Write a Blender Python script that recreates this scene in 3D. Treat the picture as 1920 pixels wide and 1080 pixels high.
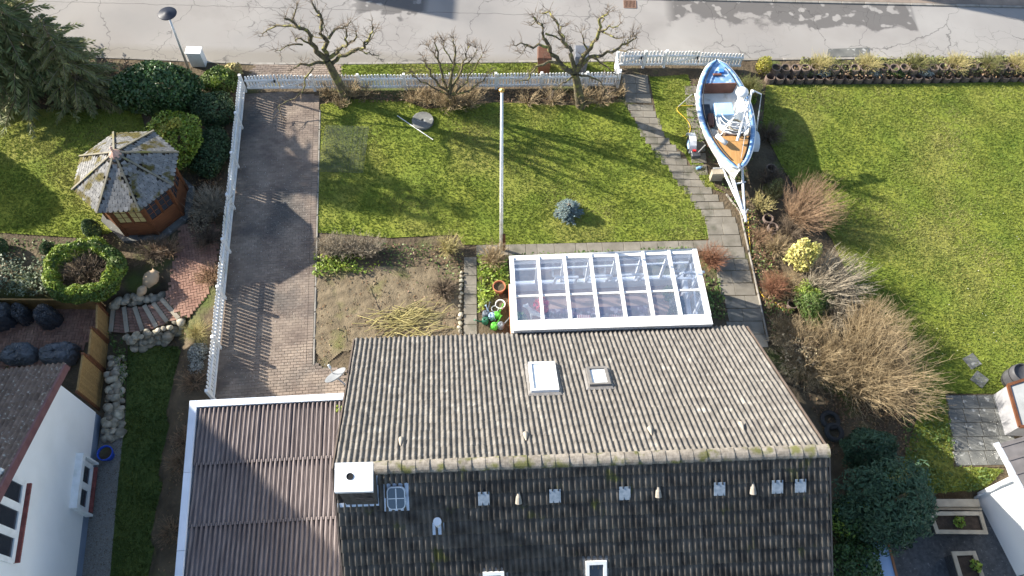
import bpy, bmesh, math, random
import numpy as np
from mathutils import Vector, Matrix
random.seed(7); rng = np.random.default_rng(7)
for o in list(bpy.data.objects): bpy.data.objects.remove(o)
S = bpy.context.scene
C = S.collection
# ---------------------------------------------------------------- camera
F = 1550.0; PITCH = math.radians(62); ROLL = math.radians(1.6); H = 25.8
cam = bpy.data.cameras.new('camera'); camo = bpy.data.objects.new('camera', cam); C.objects.link(camo)
cam.sensor_width = 36; cam.lens = F/1920*36; cam.clip_end = 3000
RM = Matrix.Rotation(math.pi/2-PITCH, 4, 'X') @ Matrix.Rotation(ROLL, 4, 'Z')
camo.matrix_world = Matrix.Translation((0, 0, H)) @ RM
S.camera = camo
# ---------------------------------------------------------------- light
SUN_EL = math.radians(25); SUN_AZ = math.radians(18.5)      # azimuth: sun stands towards -X, turned to +Y
TO_SUN = Vector((-math.cos(SUN_AZ)*math.cos(SUN_EL), math.sin(SUN_AZ)*math.cos(SUN_EL), math.sin(SUN_EL)))
W = bpy.data.worlds.new('World'); S.world = W; W.use_nodes = True
nt = W.node_tree; bg = nt.nodes['Background']
sky = nt.nodes.new('ShaderNodeTexSky'); sky.sky_type = 'NISHITA'; sky.sun_disc = False
sky.sun_elevation = SUN_EL; sky.sun_rotation = math.radians(-(90-18.5)); sky.altitude = 50
nt.links.new(sky.outputs[0], bg.inputs[0]); bg.inputs[1].default_value = 0.105
sl = bpy.data.lights.new('sun', 'SUN'); sl.energy = 5.0; sl.angle = math.radians(0.55); sl.color = (1, .93, .82)
so = bpy.data.objects.new('sun', sl); C.objects.link(so)
so.rotation_euler = (-TO_SUN).to_track_quat('-Z', 'Y').to_euler(); so.location = (-40, 20, 40)
S.view_settings.view_transform = 'Standard'; S.view_settings.look = 'None'
S.view_settings.gamma = 1; S.view_settings.use_curve_mapping = False
S.view_settings.exposure = 1.45
# ---------------------------------------------------------------- pixel helpers (a pixel is a direction; distance comes from what it touches)
R3 = RM.to_3x3()
def ray(px, py): return R3 @ Vector(((px-960)/F, -(py-540)/F, -1))
def G(px, py, z=0.0):                       # on the level z
    d = ray(px, py); t = (z-H)/d.z; return Vector((t*d.x, t*d.y, z))
def PYp(px, py, Y):                         # on a wall facing the viewer
    d = ray(px, py); t = Y/d.y; return Vector((t*d.x, Y, H+t*d.z))
def PXp(px, py, X):
    d = ray(px, py); t = X/d.x; return Vector((X, t*d.y, H+t*d.z))
def GP(pts, z=0.0): return [G(x, y, z) for x, y in pts]
# ---------------------------------------------------------------- object helpers
ORG = {}
def tag(o, label, cat, group=None):
    o['label'] = label; o['category'] = cat
    if group: o['group'] = group
    return o
def thing(name, label, cat, loc, group=None):
    o = bpy.data.objects.new(name, None); C.objects.link(o); o.empty_display_size = .2
    o.location = loc; ORG[o.name] = Vector(loc)
    return tag(o, label, cat, group)
def put(name, me, parent=None, loc=None, rot=None, scale=None):
    o = bpy.data.objects.new(name, me); C.objects.link(o)
    po = ORG[parent.name] if parent else Vector((0, 0, 0))
    wl = Vector(loc) if loc is not None else po
    o.location = wl-po; ORG[o.name] = wl
    if rot is not None:
        if isinstance(rot, Matrix): o.rotation_euler = rot.to_euler()
        else: o.rotation_euler = rot
    if scale is not None: o.scale = scale
    if parent: o.parent = parent
    return o
def mesh_np(name, V, Fc, mat, smooth=False):
    V = np.asarray(V, dtype=np.float32).reshape(-1, 3); Fc = np.asarray(Fc, dtype=np.int32); k = Fc.shape[1]
    me = bpy.data.meshes.new(name); me.vertices.add(len(V)); me.vertices.foreach_set('co', V.ravel())
    me.loops.add(Fc.size); me.loops.foreach_set('vertex_index', Fc.ravel())
    me.polygons.add(len(Fc)); me.polygons.foreach_set('loop_start', np.arange(len(Fc), dtype=np.int32)*k)
    me.polygons.foreach_set('loop_total', np.full(len(Fc), k, dtype=np.int32))
    if smooth: me.polygons.foreach_set('use_smooth', np.ones(len(Fc), dtype=bool))
    me.update(); me.validate()
    if mat: me.materials.append(mat)
    return me
def obj_np(name, V, Fc, mat, parent=None, smooth=False, loc=None):
    V = np.asarray(V, dtype=np.float64).reshape(-1, 3)
    if parent is not None: V = V-np.array(ORG[parent.name])
    elif loc is not None: V = V-np.array(loc)
    return put(name, mesh_np(name, V, Fc, mat, smooth), parent, None if parent is not None else loc)
class MB:
    def __init__(s): s.v = []; s.f = []
    def add(s, vs, fs):
        n = len(s.v); s.v += [tuple(v) for v in vs]; s.f += [tuple(i+n for i in f) for f in fs]; return s
    def hexa(s, a, b):                       # a: four bottom points, b: four top points
        return s.add(list(a)+list(b), [(3, 2, 1, 0), (4, 5, 6, 7), (0, 1, 5, 4), (1, 2, 6, 5), (2, 3, 7, 6), (3, 0, 4, 7)])
    def box(s, c, size, M=None):
        x, y, z = [k/2 for k in size]; c = Vector(c)
        p = [Vector((i*x, j*y, k*z)) for k in (-1, 1) for i, j in ((-1, -1), (1, -1), (1, 1), (-1, 1))]
        if M is not None: p = [M @ q for q in p]
        p = [c+q for q in p]
        return s.hexa(p[:4], p[4:])
    def beam(s, p, q, w, h, up=(0, 0, 1)):   # square bar from p to q
        p = Vector(p); q = Vector(q); d = (q-p).normalized(); up = Vector(up)
        if abs(d.dot(up)) > .98: up = Vector((0, 1, 0))
        r = d.cross(up).normalized()*w/2; u = r.cross(d).normalized()*h/2
        return s.hexa([p-r-u, p+r-u, q+r-u, q-r-u], [p-r+u, p+r+u, q+r+u, q-r+u])
    def tube(s, pts, r, n=8, caps=True):
        pts = [Vector(p) for p in pts]; rs = r if isinstance(r, (list, tuple)) else [r]*len(pts); n0 = len(s.v)
        up = Vector((0, 0, 1))
        for i, p in enumerate(pts):
            d = (pts[min(i+1, len(pts)-1)]-pts[max(i-1, 0)]).normalized()
            a = d.cross(up)
            if a.length < .05: a = d.cross(Vector((0, 1, 0)))
            a.normalize(); b = a.cross(d)
            for k in range(n):
                t = 2*math.pi*k/n; s.v.append(tuple(p+(a*math.cos(t)+b*math.sin(t))*rs[i]))
        for i in range(len(pts)-1):
            for k in range(n):
                s.f.append((n0+i*n+k, n0+i*n+(k+1) % n, n0+(i+1)*n+(k+1) % n, n0+(i+1)*n+k))
        if caps:
            s.f.append(tuple(n0+k for k in reversed(range(n)))); s.f.append(tuple(n0+(len(pts)-1)*n+k for k in range(n)))
        return s
    def prism(s, poly, z0, z1):
        n = len(poly); a = [(p[0], p[1], z0) for p in poly]; b = [(p[0], p[1], z1) for p in poly]
        return s.add(a+b, [tuple(reversed(range(n))), tuple(range(n, 2*n))]+[(i, (i+1) % n, n+(i+1) % n, n+i) for i in range(n)])
    def ext(s, poly, off):                   # any planar polygon, extruded by a vector
        n = len(poly); off = Vector(off); b = [Vector(p)+off for p in poly]
        return s.add(list(poly)+b, [tuple(reversed(range(n))), tuple(range(n, 2*n))]+[(i, (i+1) % n, n+(i+1) % n, n+i) for i in range(n)])
    def lathe(s, prof, c=(0, 0, 0), n=20, M=None):
        n0 = len(s.v); c = Vector(c)
        for r, z in prof:
            for k in range(n):
                p = Vector((r*math.cos(2*math.pi*k/n), r*math.sin(2*math.pi*k/n), z))
                if M is not None: p = M @ p
                s.v.append(tuple(c+p))
        for i in range(len(prof)-1):
            for k in range(n): s.f.append((n0+i*n+k, n0+i*n+(k+1) % n, n0+(i+1)*n+(k+1) % n, n0+(i+1)*n+k))
        return s
    def mesh(s, name, mat, org=(0, 0, 0), smooth=False, bevel=0):
        me = bpy.data.meshes.new(name); og = Vector(org)
        me.from_pydata([tuple(Vector(v)-og) for v in s.v], [], s.f)
        bm = bmesh.new(); bm.from_mesh(me); bmesh.ops.recalc_face_normals(bm, faces=bm.faces)
        if bevel: bmesh.ops.bevel(bm, geom=list(bm.edges), offset=bevel, segments=1, affect='EDGES')
        bm.to_mesh(me); bm.free()
        if smooth:
            for p in me.polygons: p.use_smooth = True
        me.materials.append(mat); return me
    def build(s, name, mat, parent=None, loc=None, smooth=False, bevel=0):
        og = ORG[parent.name] if parent else (Vector(loc) if loc is not None else Vector((0, 0, 0)))
        return put(name, s.mesh(name, mat, og, smooth, bevel), parent, None if parent else og)
def struct(o): o['kind'] = 'structure'; return o
def stuff(o): o['kind'] = 'stuff'; return o
def inpoly(x, y, poly):
    x = np.asarray(x, float); y = np.asarray(y, float); r = np.zeros(x.shape, bool); n = len(poly)
    for i in range(n):
        x0, y0 = poly[i][0], poly[i][1]; x1, y1 = poly[i-1][0], poly[i-1][1]
        if y0 == y1: continue
        r ^= ((y0 > y) != (y1 > y)) & (x < (x1-x0)*(y-y0)/(y1-y0)+x0)
    return r
def copy_tree(o, parent=None):
    c = o.copy(); C.objects.link(c); c.parent = parent
    ORG[c.name] = Vector(ORG[o.name])
    for ch in list(o.children): copy_tree(ch, c)
    return c
# ---------------------------------------------------------------- materials
def mat(name, c1, c2=None, sc=3.0, rough=.8, bump=0, bsc=None, rnd=0, isl=0, c3=None, c3t=(.6, .7), c3s=None, metal=0, spec=.3,
        stretch=None, detail=6, trans=0, hue=0, bd=.02, coat=0):
    """noise between c1 and c2 in world space; c3 = patches of a third colour; rnd / isl = brightness varied per object / per island"""
    m = bpy.data.materials.new(name); m.use_nodes = True; n = m.node_tree.nodes; L = m.node_tree.links; b = n['Principled BSDF']
    b.inputs['Roughness'].default_value = rough; b.inputs['Metallic'].default_value = metal
    b.inputs['Specular IOR Level'].default_value = spec; b.inputs['Coat Weight'].default_value = coat
    g = n.new('ShaderNodeNewGeometry'); pos = g.outputs['Position']
    if stretch:
        mp = n.new('ShaderNodeMapping'); mp.inputs['Scale'].default_value = stretch[:3]
        if len(stretch) > 3: mp.inputs['Rotation'].default_value = (0, 0, stretch[3])
        L.new(pos, mp.inputs[0]); pos = mp.outputs[0]
    def noise(s, d=detail, src=None):
        t = n.new('ShaderNodeTexNoise'); t.inputs['Scale'].default_value = s; t.inputs['Detail'].default_value = d
        L.new(src or pos, t.inputs['Vector']); return t.outputs['Fac']
    def ramp(f, a, bb):
        r = n.new('ShaderNodeMapRange'); r.inputs[1].default_value = a; r.inputs[2].default_value = bb; L.new(f, r.inputs[0]); return r.outputs[0]
    def mix(f, a, bb, mode='MIX'):
        x = n.new('ShaderNodeMix'); x.data_type = 'RGBA'; x.blend_type = mode
        for inp, v in ((0, f), (6, a), (7, bb)):
            if hasattr(v, 'links'): L.new(v, x.inputs[inp])
            else: x.inputs[inp].default_value = v if inp == 0 else (*v, 1)
        return x.outputs[2]
    col = None
    if c2: col = mix(ramp(noise(sc), .32, .68), c1, c2)
    if c3: col = mix(ramp(noise(c3s or sc*.35, 8), *c3t), col if col else c1, c3)
    for k, src in ((rnd, 'o'), (isl, 'i')):
        if k:
            if src == 'o': oi = n.new('ShaderNodeObjectInfo'); f = oi.outputs['Random']
            else: f = g.outputs['Random Per Island']
            hs = n.new('ShaderNodeHueSaturation'); v = n.new('ShaderNodeMapRange'); v.inputs[3].default_value = 1-k; v.inputs[4].default_value = 1+k
            L.new(f, v.inputs[0]); L.new(v.outputs[0], hs.inputs['Value'])
            if hue:
                hv = n.new('ShaderNodeMapRange'); hv.inputs[3].default_value = .5-hue; hv.inputs[4].default_value = .5+hue
                mu = n.new('ShaderNodeMath'); mu.operation = 'FRACT'; m2 = n.new('ShaderNodeMath'); m2.operation = 'MULTIPLY'; m2.inputs[1].default_value = 7.31
                L.new(f, m2.inputs[0]); L.new(m2.outputs[0], mu.inputs[0]); L.new(mu.outputs[0], hv.inputs[0]); L.new(hv.outputs[0], hs.inputs['Hue'])
            if col: L.new(col, hs.inputs['Color'])
            else: hs.inputs['Color'].default_value = (*c1, 1)
            col = hs.outputs[0]
    if col: L.new(col, b.inputs['Base Color'])
    else: b.inputs['Base Color'].default_value = (*c1, 1)
    if bump:
        bp = n.new('ShaderNodeBump'); bp.inputs['Strength'].default_value = bump; bp.inputs['Distance'].default_value = bd
        L.new(noise(bsc or sc*6, 5), bp.inputs['Height']); L.new(bp.outputs[0], b.inputs['Normal'])
    if trans:
        tr = n.new('ShaderNodeBsdfTranslucent'); ms = n.new('ShaderNodeMixShader'); ms.inputs[0].default_value = trans
        if col: L.new(col, tr.inputs[0])
        else: tr.inputs[0].default_value = (*c1, 1)
        L.new(b.outputs[0], ms.inputs[1]); L.new(tr.outputs[0], ms.inputs[2]); L.new(ms.outputs[0], n['Material Output'].inputs[0])
    m['_col'] = 1
    return m
def glassmat(name, tint=(.85, .92, .95), refl=.12, clear=.85):
    m = bpy.data.materials.new(name); m.use_nodes = True; n = m.node_tree.nodes; L = m.node_tree.links; n.remove(n['Principled BSDF'])
    t = n.new('ShaderNodeBsdfTransparent'); t.inputs[0].default_value = (*[c*clear for c in tint], 1)
    g = n.new('ShaderNodeBsdfGlossy'); g.inputs['Roughness'].default_value = .03; g.inputs[0].default_value = (.95, .97, 1, 1)
    fr = n.new('ShaderNodeLayerWeight'); fr.inputs[0].default_value = .5
    pw = n.new('ShaderNodeMath'); pw.operation = 'POWER'; pw.inputs[1].default_value = 4; L.new(fr.outputs['Facing'], pw.inputs[0])
    ad = n.new('ShaderNodeMath'); ad.operation = 'MULTIPLY_ADD'; ad.inputs[1].default_value = .7; ad.inputs[2].default_value = refl; L.new(pw.outputs[0], ad.inputs[0])
    x = n.new('ShaderNodeMixShader'); L.new(ad.outputs[0], x.inputs[0]); L.new(t.outputs[0], x.inputs[1]); L.new(g.outputs[0], x.inputs[2])
    df = n.new('ShaderNodeBsdfDiffuse'); df.inputs[0].default_value = (.8, .82, .85, 1); x2 = n.new('ShaderNodeMixShader'); x2.inputs[0].default_value = .045    # film of dust
    L.new(x.outputs[0], x2.inputs[1]); L.new(df.outputs[0], x2.inputs[2]); L.new(x2.outputs[0], n['Material Output'].inputs[0]); return m
M = {}
M['soil'] = mat('soil', (.065, .048, .03), (.13, .10, .062), 1.2, .95, .9, 9, c3=(.09, .11, .03), c3t=(.56, .68), c3s=.5, bd=.06)
M['lawn'] = mat('lawn', (.13, .175, .02), (.215, .235, .032), .7, .95, .6, 30, c3=(.22, .21, .05), c3t=(.50, .72), c3s=.35, bd=.04)
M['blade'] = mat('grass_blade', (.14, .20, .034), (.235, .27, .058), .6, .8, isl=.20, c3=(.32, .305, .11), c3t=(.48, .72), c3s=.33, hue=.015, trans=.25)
M['blade_shade'] = mat('grass_blade_shaded', (.07, .11, .022), (.115, .15, .03), .9, .8, isl=.3, hue=.02, trans=.2)  # darker copy of the blade colour, with the strip's shade painted in
M['lawn_shade'] = mat('shaded_lawn', (.05, .08, .018), (.085, .11, .025), .9, .95, .6, 22, bd=.05)  # darkened lawn copy; shade beside the white house put into its colour
M['paver'] = mat('brick_paver', (.165, .128, .105), (.275, .222, .175), 1.3, .9, .3, 60, rnd=.13, isl=.13, c3=(.10, .093, .085), c3t=(.5, .7), c3s=.5)
M['redbrick'] = mat('red_paving_brick', (.19, .105, .078), (.28, .17, .125), 2, .9, .3, 60, rnd=.18, isl=.18)
M['slab'] = mat('concrete_slab', (.15, .135, .108), (.215, .195, .16), 2.5, .9, .4, 70, rnd=.07, isl=.07, c3=(.105, .10, .075), c3t=(.55, .7), c3s=1.6)
M['greyslab'] = mat('grey_slab', (.10, .103, .098), (.18, .18, .165), 2.0, .9, .4, 60, rnd=.12, c3=(.36, .36, .34), c3t=(.6, .68), c3s=5)
M['kerb'] = mat('kerb_concrete', (.20, .185, .16), (.29, .27, .24), 4, .9, .3, 50, rnd=.1)
M['white'] = mat('white_paint', (.80, .80, .79), (.70, .70, .68), 5, .5, rnd=.04, c3=(.52, .53, .47), c3t=(.58, .78), c3s=1.6)
M['whitemetal'] = mat('white_metal', (.74, .76, .78), (.60, .63, .66), 3, .4, c3=(.5, .52, .53), c3t=(.6, .75), c3s=4)
M['render'] = mat('white_render', (.80, .80, .79), (.76, .76, .75), .8, .9, .15, 120, c3=(.70, .70, .68), c3t=(.55, .8), c3s=.6)
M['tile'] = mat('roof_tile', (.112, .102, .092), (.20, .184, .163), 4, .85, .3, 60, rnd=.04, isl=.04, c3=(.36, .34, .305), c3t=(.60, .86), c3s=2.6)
M['tile_shade'] = mat('roof_tile_mossy_shaded', (.042, .037, .034), (.125, .112, .098), 3, .75, .3, 60, rnd=.12, isl=.12, c3=(.10, .10, .03), c3t=(.62, .72), c3s=1.6)  # base darkened to paint the lower slope's shade; olive patches are moss
M['ridge'] = mat('ridge_tile', (.16, .14, .115), (.29, .26, .22), 9, .9, .5, 60, rnd=.2, c3=(.12, .12, .045), c3t=(.52, .64), c3s=3)
M['corr'] = mat('fibre_cement', (.145, .118, .113), (.235, .197, .187), 2.5, .85, .25, 40, rnd=.06, stretch=(6, .6, 1), c3=(.13, .11, .105), c3t=(.55, .75), c3s=1.2)
M['dark'] = mat('dark_void', (.012, .012, .013), rough=.9)
M['soot'] = mat('dark_brick', (.05, .045, .04), (.10, .09, .08), 8, .9, .3)
M['lead'] = mat('lead_flashing', (.42, .46, .52), (.60, .64, .70), 6, .45, .3, 25, metal=.5)
M['glass'] = glassmat('glass', (.92, .95, 1.0), .15, .96)
M['winglass'] = mat('window_glass', (.03, .035, .045), rough=.06, spec=.8)
M['sky_painted_glass'] = mat('skylight_glass_painted_sky', (.70, .76, .82), rough=.08, spec=.8)  # pale base paints the bright sky reflected in the pane
M['steel'] = mat('galvanised_steel', (.45, .46, .47), (.60, .61, .62), 9, .45, metal=.6)
M['blackmetal'] = mat('black_metal', (.02, .02, .022), rough=.5)
M['black'] = mat('black_plastic', (.04, .042, .048), (.07, .073, .08), 6, .30, .7, 5, bd=.06)
M['wood'] = mat('stained_wood', (.105, .04, .018), (.165, .065, .028), 3, .6, .2, 30, stretch=(1, 1, 6), rnd=.1)
M['fencewood'] = mat('golden_fence_wood', (.26, .155, .055), (.36, .225, .09), 3, .75, .3, 30, rnd=.12, stretch=(1, 4, 8))
M['greywood'] = mat('weathered_wood', (.28, .245, .19), (.40, .35, .27), 3, .85, .3, 30, rnd=.12)
M['shingle'] = mat('slate_shingle', (.14, .14, .138), (.23, .225, .215), 7, .85, .3, 50, isl=.2, c3=(.085, .07, .015), c3t=(.51, .60), c3s=1.9)
M['copper'] = mat('pale_copper', (.45, .26, .20), (.55, .36, .28), 5, .6)
M['rock'] = mat('field_stone', (.16, .14, .105), (.33, .295, .235), 5, .9, .5, 25, rnd=.38, isl=.25, hue=.01)
M['terra'] = mat('terracotta', (.38, .14, .07), (.46, .19, .10), 6, .8)
M['blue'] = mat('blue_glaze', (.02, .07, .42), rough=.25)
M['bark'] = mat('mossy_bark', (.07, .058, .038), (.145, .125, .08), 9, .9, .6, 30, c3=(.24, .23, .07), c3t=(.5, .65), c3s=5)
M['twig_grey'] = mat('grey_twig', (.26, .22, .16), (.38, .33, .25), 4, .9, isl=.3)
M['twig_tan'] = mat('tan_twig', (.27, .20, .11), (.42, .33, .20), 3, .9, isl=.3)
M['twig_rust'] = mat('rust_twig', (.24, .15, .09), (.36, .25, .155), 3, .9, isl=.3)
M['twig_red'] = mat('red_brown_twig', (.22, .10, .06), (.32, .17, .10), 3, .9, isl=.3)
M['twig_dark'] = mat('dark_twig', (.12, .09, .065), (.20, .155, .11), 3, .9, isl=.3)
M['twig_yel'] = mat('straw_twig', (.36, .31, .12), (.44, .38, .18), 3, .9, isl=.3)
def leafm(k, c1, c2, rough=.55, hue=.02, isl=.35, tr=.2): M[k] = mat(k, c1, c2, 2.5, rough, isl=isl, hue=hue, trans=tr, spec=.4)
leafm('leaf_laurel', (.05, .10, .035), (.09, .155, .05), .35)
leafm('leaf_dark', (.045, .085, .035), (.085, .13, .05), .6)
leafm('leaf_yellow', (.42, .37, .05), (.24, .25, .04))
leafm('leaf_lime', (.25, .32, .04), (.14, .21, .03))
leafm('leaf_mid', (.08, .14, .03), (.12, .17, .04))
leafm('leaf_varie', (.26, .29, .20), (.07, .11, .05), isl=.5)
leafm('needle_green', (.10, .135, .045), (.19, .20, .075), .7)
leafm('needle_olive', (.25, .235, .085), (.15, .17, .06), .7)
leafm('needle_blue', (.13, .19, .19), (.20, .26, .25), .7)
leafm('needle_deep', (.035, .078, .042), (.075, .13, .065), .7)
leafm('leaf_cream', (.62, .56, .22), (.42, .40, .10))
leafm('leaf_grey', (.28, .30, .27), (.36, .38, .36))
leafm('leaf_dry', (.27, .215, .13), (.40, .33, .22))
leafm('petal', (.62, .60, .55), (.5, .48, .42), isl=.2)
M['black_sunlit'] = mat('black_plastic_sunlit', (.10, .105, .112), (.16, .165, .175), 6, .35, .8, 6, bd=.06)  # lightened copy of the black plastic; sunlight and sky sheen painted in
leafm('leaf_brown', (.16, .10, .055), (.26, .17, .09))
# ================================================================ SETTING
LOW = -0.6; YARD = -0.3
low_poly = [tuple(p[:2]) for p in GP([(-40, 556), (190, 556), (212, 562), (306, 546), (356, 592), (352, 650), (330, 800), (296, 1080)], LOW)]
low_poly += [(-8.6, -14), (-60, -14), (-60, low_poly[0][1])]
yard_poly = [tuple(p[:2]) for p in GP([(1600, 945), (1640, 935), (1830, 925), (1990, 925)], YARD)] + [(30, -14), (9.2, -14), (9.2, 4)]
dense = np.arange(-26, 30.01, .2)
gx = np.concatenate([[-400, -150, -70, -45, -32], dense, [36, 50, 80, 160, 400]])
gy = np.concatenate([[-400, -150, -60, -25, -10], np.arange(-3, 30.01, .2), [34, 40, 60, 120, 400]])
GX, GY = np.meshgrid(gx, gy)
GZ = np.where(inpoly(GX, GY, low_poly), LOW, 0.0)+np.where(inpoly(GX, GY, yard_poly), YARD, 0.0)
for _ in range(2):                                   # soften the banks
    K = GZ.copy(); K[1:-1, 1:-1] = (GZ[1:-1, 1:-1]*2+GZ[:-2, 1:-1]+GZ[2:, 1:-1]+GZ[1:-1, :-2]+GZ[1:-1, 2:])/6; GZ = K
GZ += rng.normal(0, .006, GZ.shape)-.012
nx, ny = len(gx), len(gy)
ii = (np.arange(ny-1)[:, None]*nx+np.arange(nx-1)[None]).ravel()
struct(obj_np('ground', np.stack([GX, GY, GZ], -1), np.stack([ii, ii+1, ii+nx+1, ii+nx], -1), M['soil'], smooth=True))
def sheet(name, poly, z, m, th=.0):
    bm = bmesh.new(); vs = [bm.verts.new((p[0], p[1], z)) for p in poly]; f = bm.faces.new(vs); f.normal_update()
    if f.normal.z < 0: f.normal_flip()
    if th: 
        r = bmesh.ops.extrude_face_region(bm, geom=[f])
        bmesh.ops.translate(bm, verts=[v for v in r['geom'] if isinstance(v, bmesh.types.BMVert)], vec=(0, 0, 0))
        for v in vs: v.co.z -= th
    bmesh.ops.triangulate(bm, faces=[q for q in bm.faces if len(q.verts) > 4])
    bmesh.ops.recalc_face_normals(bm, faces=bm.faces)
    me = bpy.data.meshes.new(name); bm.to_mesh(me); bm.free(); me.materials.append(m)
    return put(name, me)
# ---------------- road
def roadmat():
    m = mat('asphalt', (.235, .22, .205), (.30, .285, .265), .5, .85, .25, 90, c3=(.21, .20, .19), c3t=(.5, .7), c3s=.25)
    n = m.node_tree.nodes; L = m.node_tree.links; b = n['Principled BSDF']; base = b.inputs['Base Color'].links[0].from_socket
    g = n.new('ShaderNodeNewGeometry'); sx = n.new('ShaderNodeSeparateXYZ'); L.new(g.outputs[0], sx.inputs[0])
    def nz(s, d=6):
        t = n.new('ShaderNodeTexNoise'); t.inputs['Scale'].default_value = s; t.inputs['Detail'].default_value = d; L.new(g.outputs[0], t.inputs[0]); return t
    def mth(op, a, c):
        x = n.new('ShaderNodeMath'); x.operation = op
        for i, v in enumerate((a, c)):
            if hasattr(v, 'links'): L.new(v, x.inputs[i])
            else: x.inputs[i].default_value = v
        return x.outputs[0]
    def rg(v, a, c):
        x = n.new('ShaderNodeMapRange'); x.inputs[1].default_value = a; x.inputs[2].default_value = c; L.new(v, x.inputs[0]); return x.outputs[0]
    def mixc(f, a, c):
        x = n.new('ShaderNodeMix'); x.data_type = 'RGBA'; L.new(f, x.inputs[0]); L.new(a, x.inputs[6]); x.inputs[7].default_value = (*c, 1); return x.outputs[2]
    wob = mth('MULTIPLY', mth('SUBTRACT', nz(.9, 5).outputs[0], .5), 2.6)
    yy = mth('ADD', sx.outputs[1], wob)
    # worn, damp strip along the far gutter, in two stretches
    far = rg(yy, 26.75, 26.95)
    s1 = mth('MULTIPLY', rg(sx.outputs[0], 6.2, 6.7), rg(sx.outputs[0], 17.1, 17.0))
    s2 = mth('MULTIPLY', rg(sx.outputs[0], -7.6, -6.8), rg(sx.outputs[0], -3.9, -4.2))
    isl = rg(nz(1.7, 2).outputs[0], .62, .57)
    wet = mth('MULTIPLY', mth('MULTIPLY', far, mth('ADD', s1, s2)), isl)
    c = mixc(mth('MULTIPLY', wet, .75), base, (.075, .07, .068))
    # fine cracks
    v = n.new('ShaderNodeTexVoronoi'); v.feature = 'DISTANCE_TO_EDGE'; v.inputs['Scale'].default_value = 1.5
    wv = n.new('ShaderNodeVectorMath'); wv.operation = 'MULTIPLY_ADD'; L.new(nz(1.6, 4).outputs[1], wv.inputs[0]); wv.inputs[1].default_value = (.9, .9, 0); L.new(g.outputs[0], wv.inputs[2])
    L.new(wv.outputs[0], v.inputs['Vector'])
    cr = mth('MULTIPLY', rg(v.outputs[0], .016, .004), rg(nz(.22, 3).outputs[0], .50, .58))
    v2 = n.new('ShaderNodeTexVoronoi'); v2.feature = 'DISTANCE_TO_EDGE'; v2.inputs['Scale'].default_value = .28; L.new(wv.outputs[0], v2.inputs['Vector'])
    cr2 = rg(v2.outputs[0], .006, .0015)
    wob2 = mth('MULTIPLY', mth('SUBTRACT', nz(1.3, 4).outputs[0], .5), .22)
    sm = mth('ABSOLUTE', mth('ADD', mth('SUBTRACT', sx.outputs[1], 27.0), wob2), 0)
    seam = mth('MULTIPLY', rg(sm, .02, .008), rg(sx.outputs[0], 4.2, 3.6))
    pt = rg(mth('ADD', sx.outputs[0], mth('MULTIPLY', sx.outputs[1], .22)), 22.95, 23.0)
    c = mixc(mth('MULTIPLY', pt, .35), c, (.30, .29, .275))
    near_dirt = mth('MULTIPLY', rg(mth('ADD', sx.outputs[1], wob2), 24.75, 24.35), .5)
    c = mixc(near_dirt, c, (.17, .15, .115))
    c = mixc(mth('MULTIPLY', mth('MAXIMUM', mth('MAXIMUM', cr, cr2), seam), .6), c, (.05, .048, .045))
    L.new(c, b.inputs['Base Color']); return m
M['asphalt'] = roadmat()
near = GP([(-60, 98), (230, 107), (480, 118), (700, 117), (1150, 112), (1390, 110), (1700, 107), (1990, 104)])
nearx = [tuple(p[:2]) for p in near]
def near_y(x): return float(np.interp(x, [p[0] for p in nearx], [p[1] for p in nearx]))
yfar = 28.05
road = struct(sheet('road', [(-60, near_y(-60))]+nearx+[(60, near_y(60)), (60, yfar+.45), (-60, yfar-.45)], .006, M['asphalt']))
fary = lambda x: yfar+.0075*x
kb = MB().box((0, 0, 0), (.985, .12, .16)).mesh('kerb_stone', M['kerb'], bevel=.012)
def tangent(fy, x): return math.atan2(fy(x+.5)-fy(x-.5), 1.0)
for k in range(44):
    x = -21.5+k
    put('kerb_stone', kb, road, (x, near_y(x)-.05, -.055), (0, 0, tangent(near_y, x)))
for k in range(46):
    x = -22.5+k
    put('kerb_stone', kb, road, (x, fary(x)+.07, -.02), (0, 0, .0075))
pv = struct(sheet('pavement', [(-60, fary(-60)+.14), (60, fary(60)+.14), (60, fary(60)+2.2), (-60, fary(-60)+2.2)], .05, M['paver']))
# iron gully grate by the far kerb
t = thing('drain_grate', 'rusty iron gully grate set in the road by the far kerb', 'drain', G(1181, 8, .01))
c0 = G(1181, 8, .012); MB().box(c0-Vector((0, 0, .002)), (.5, .42, .006)).build('pit', M['dark'], t)
mr = mat('rusty_iron', (.16, .09, .06), (.24, .15, .11), 20, .8)
fm = MB()
for dx in (-.25, .25): fm.box(c0+Vector((dx, 0, .008)), (.05, .46, .02))
for dy in (-.215, .215): fm.box(c0+Vector((0, dy, .008)), (.45, .04, .018))
fm.build('frame', mr, t)
for k in range(7): MB().box(c0+Vector((-.18+k*.06, 0, .006)), (.03, .39, .014)).build('bar', mr, t)
# concrete ramp plate at the road's edge
rp = GP([(1553, 92), (1629, 89), (1630, 106), (1550, 107)], .012)
tag(put('ramp_plate', MB().prism(rp, .008, .022).mesh('ramp_plate', M['greyslab'])), 'thin grey concrete plate lying at the road edge above the ring wall', 'concrete plate')
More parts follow.
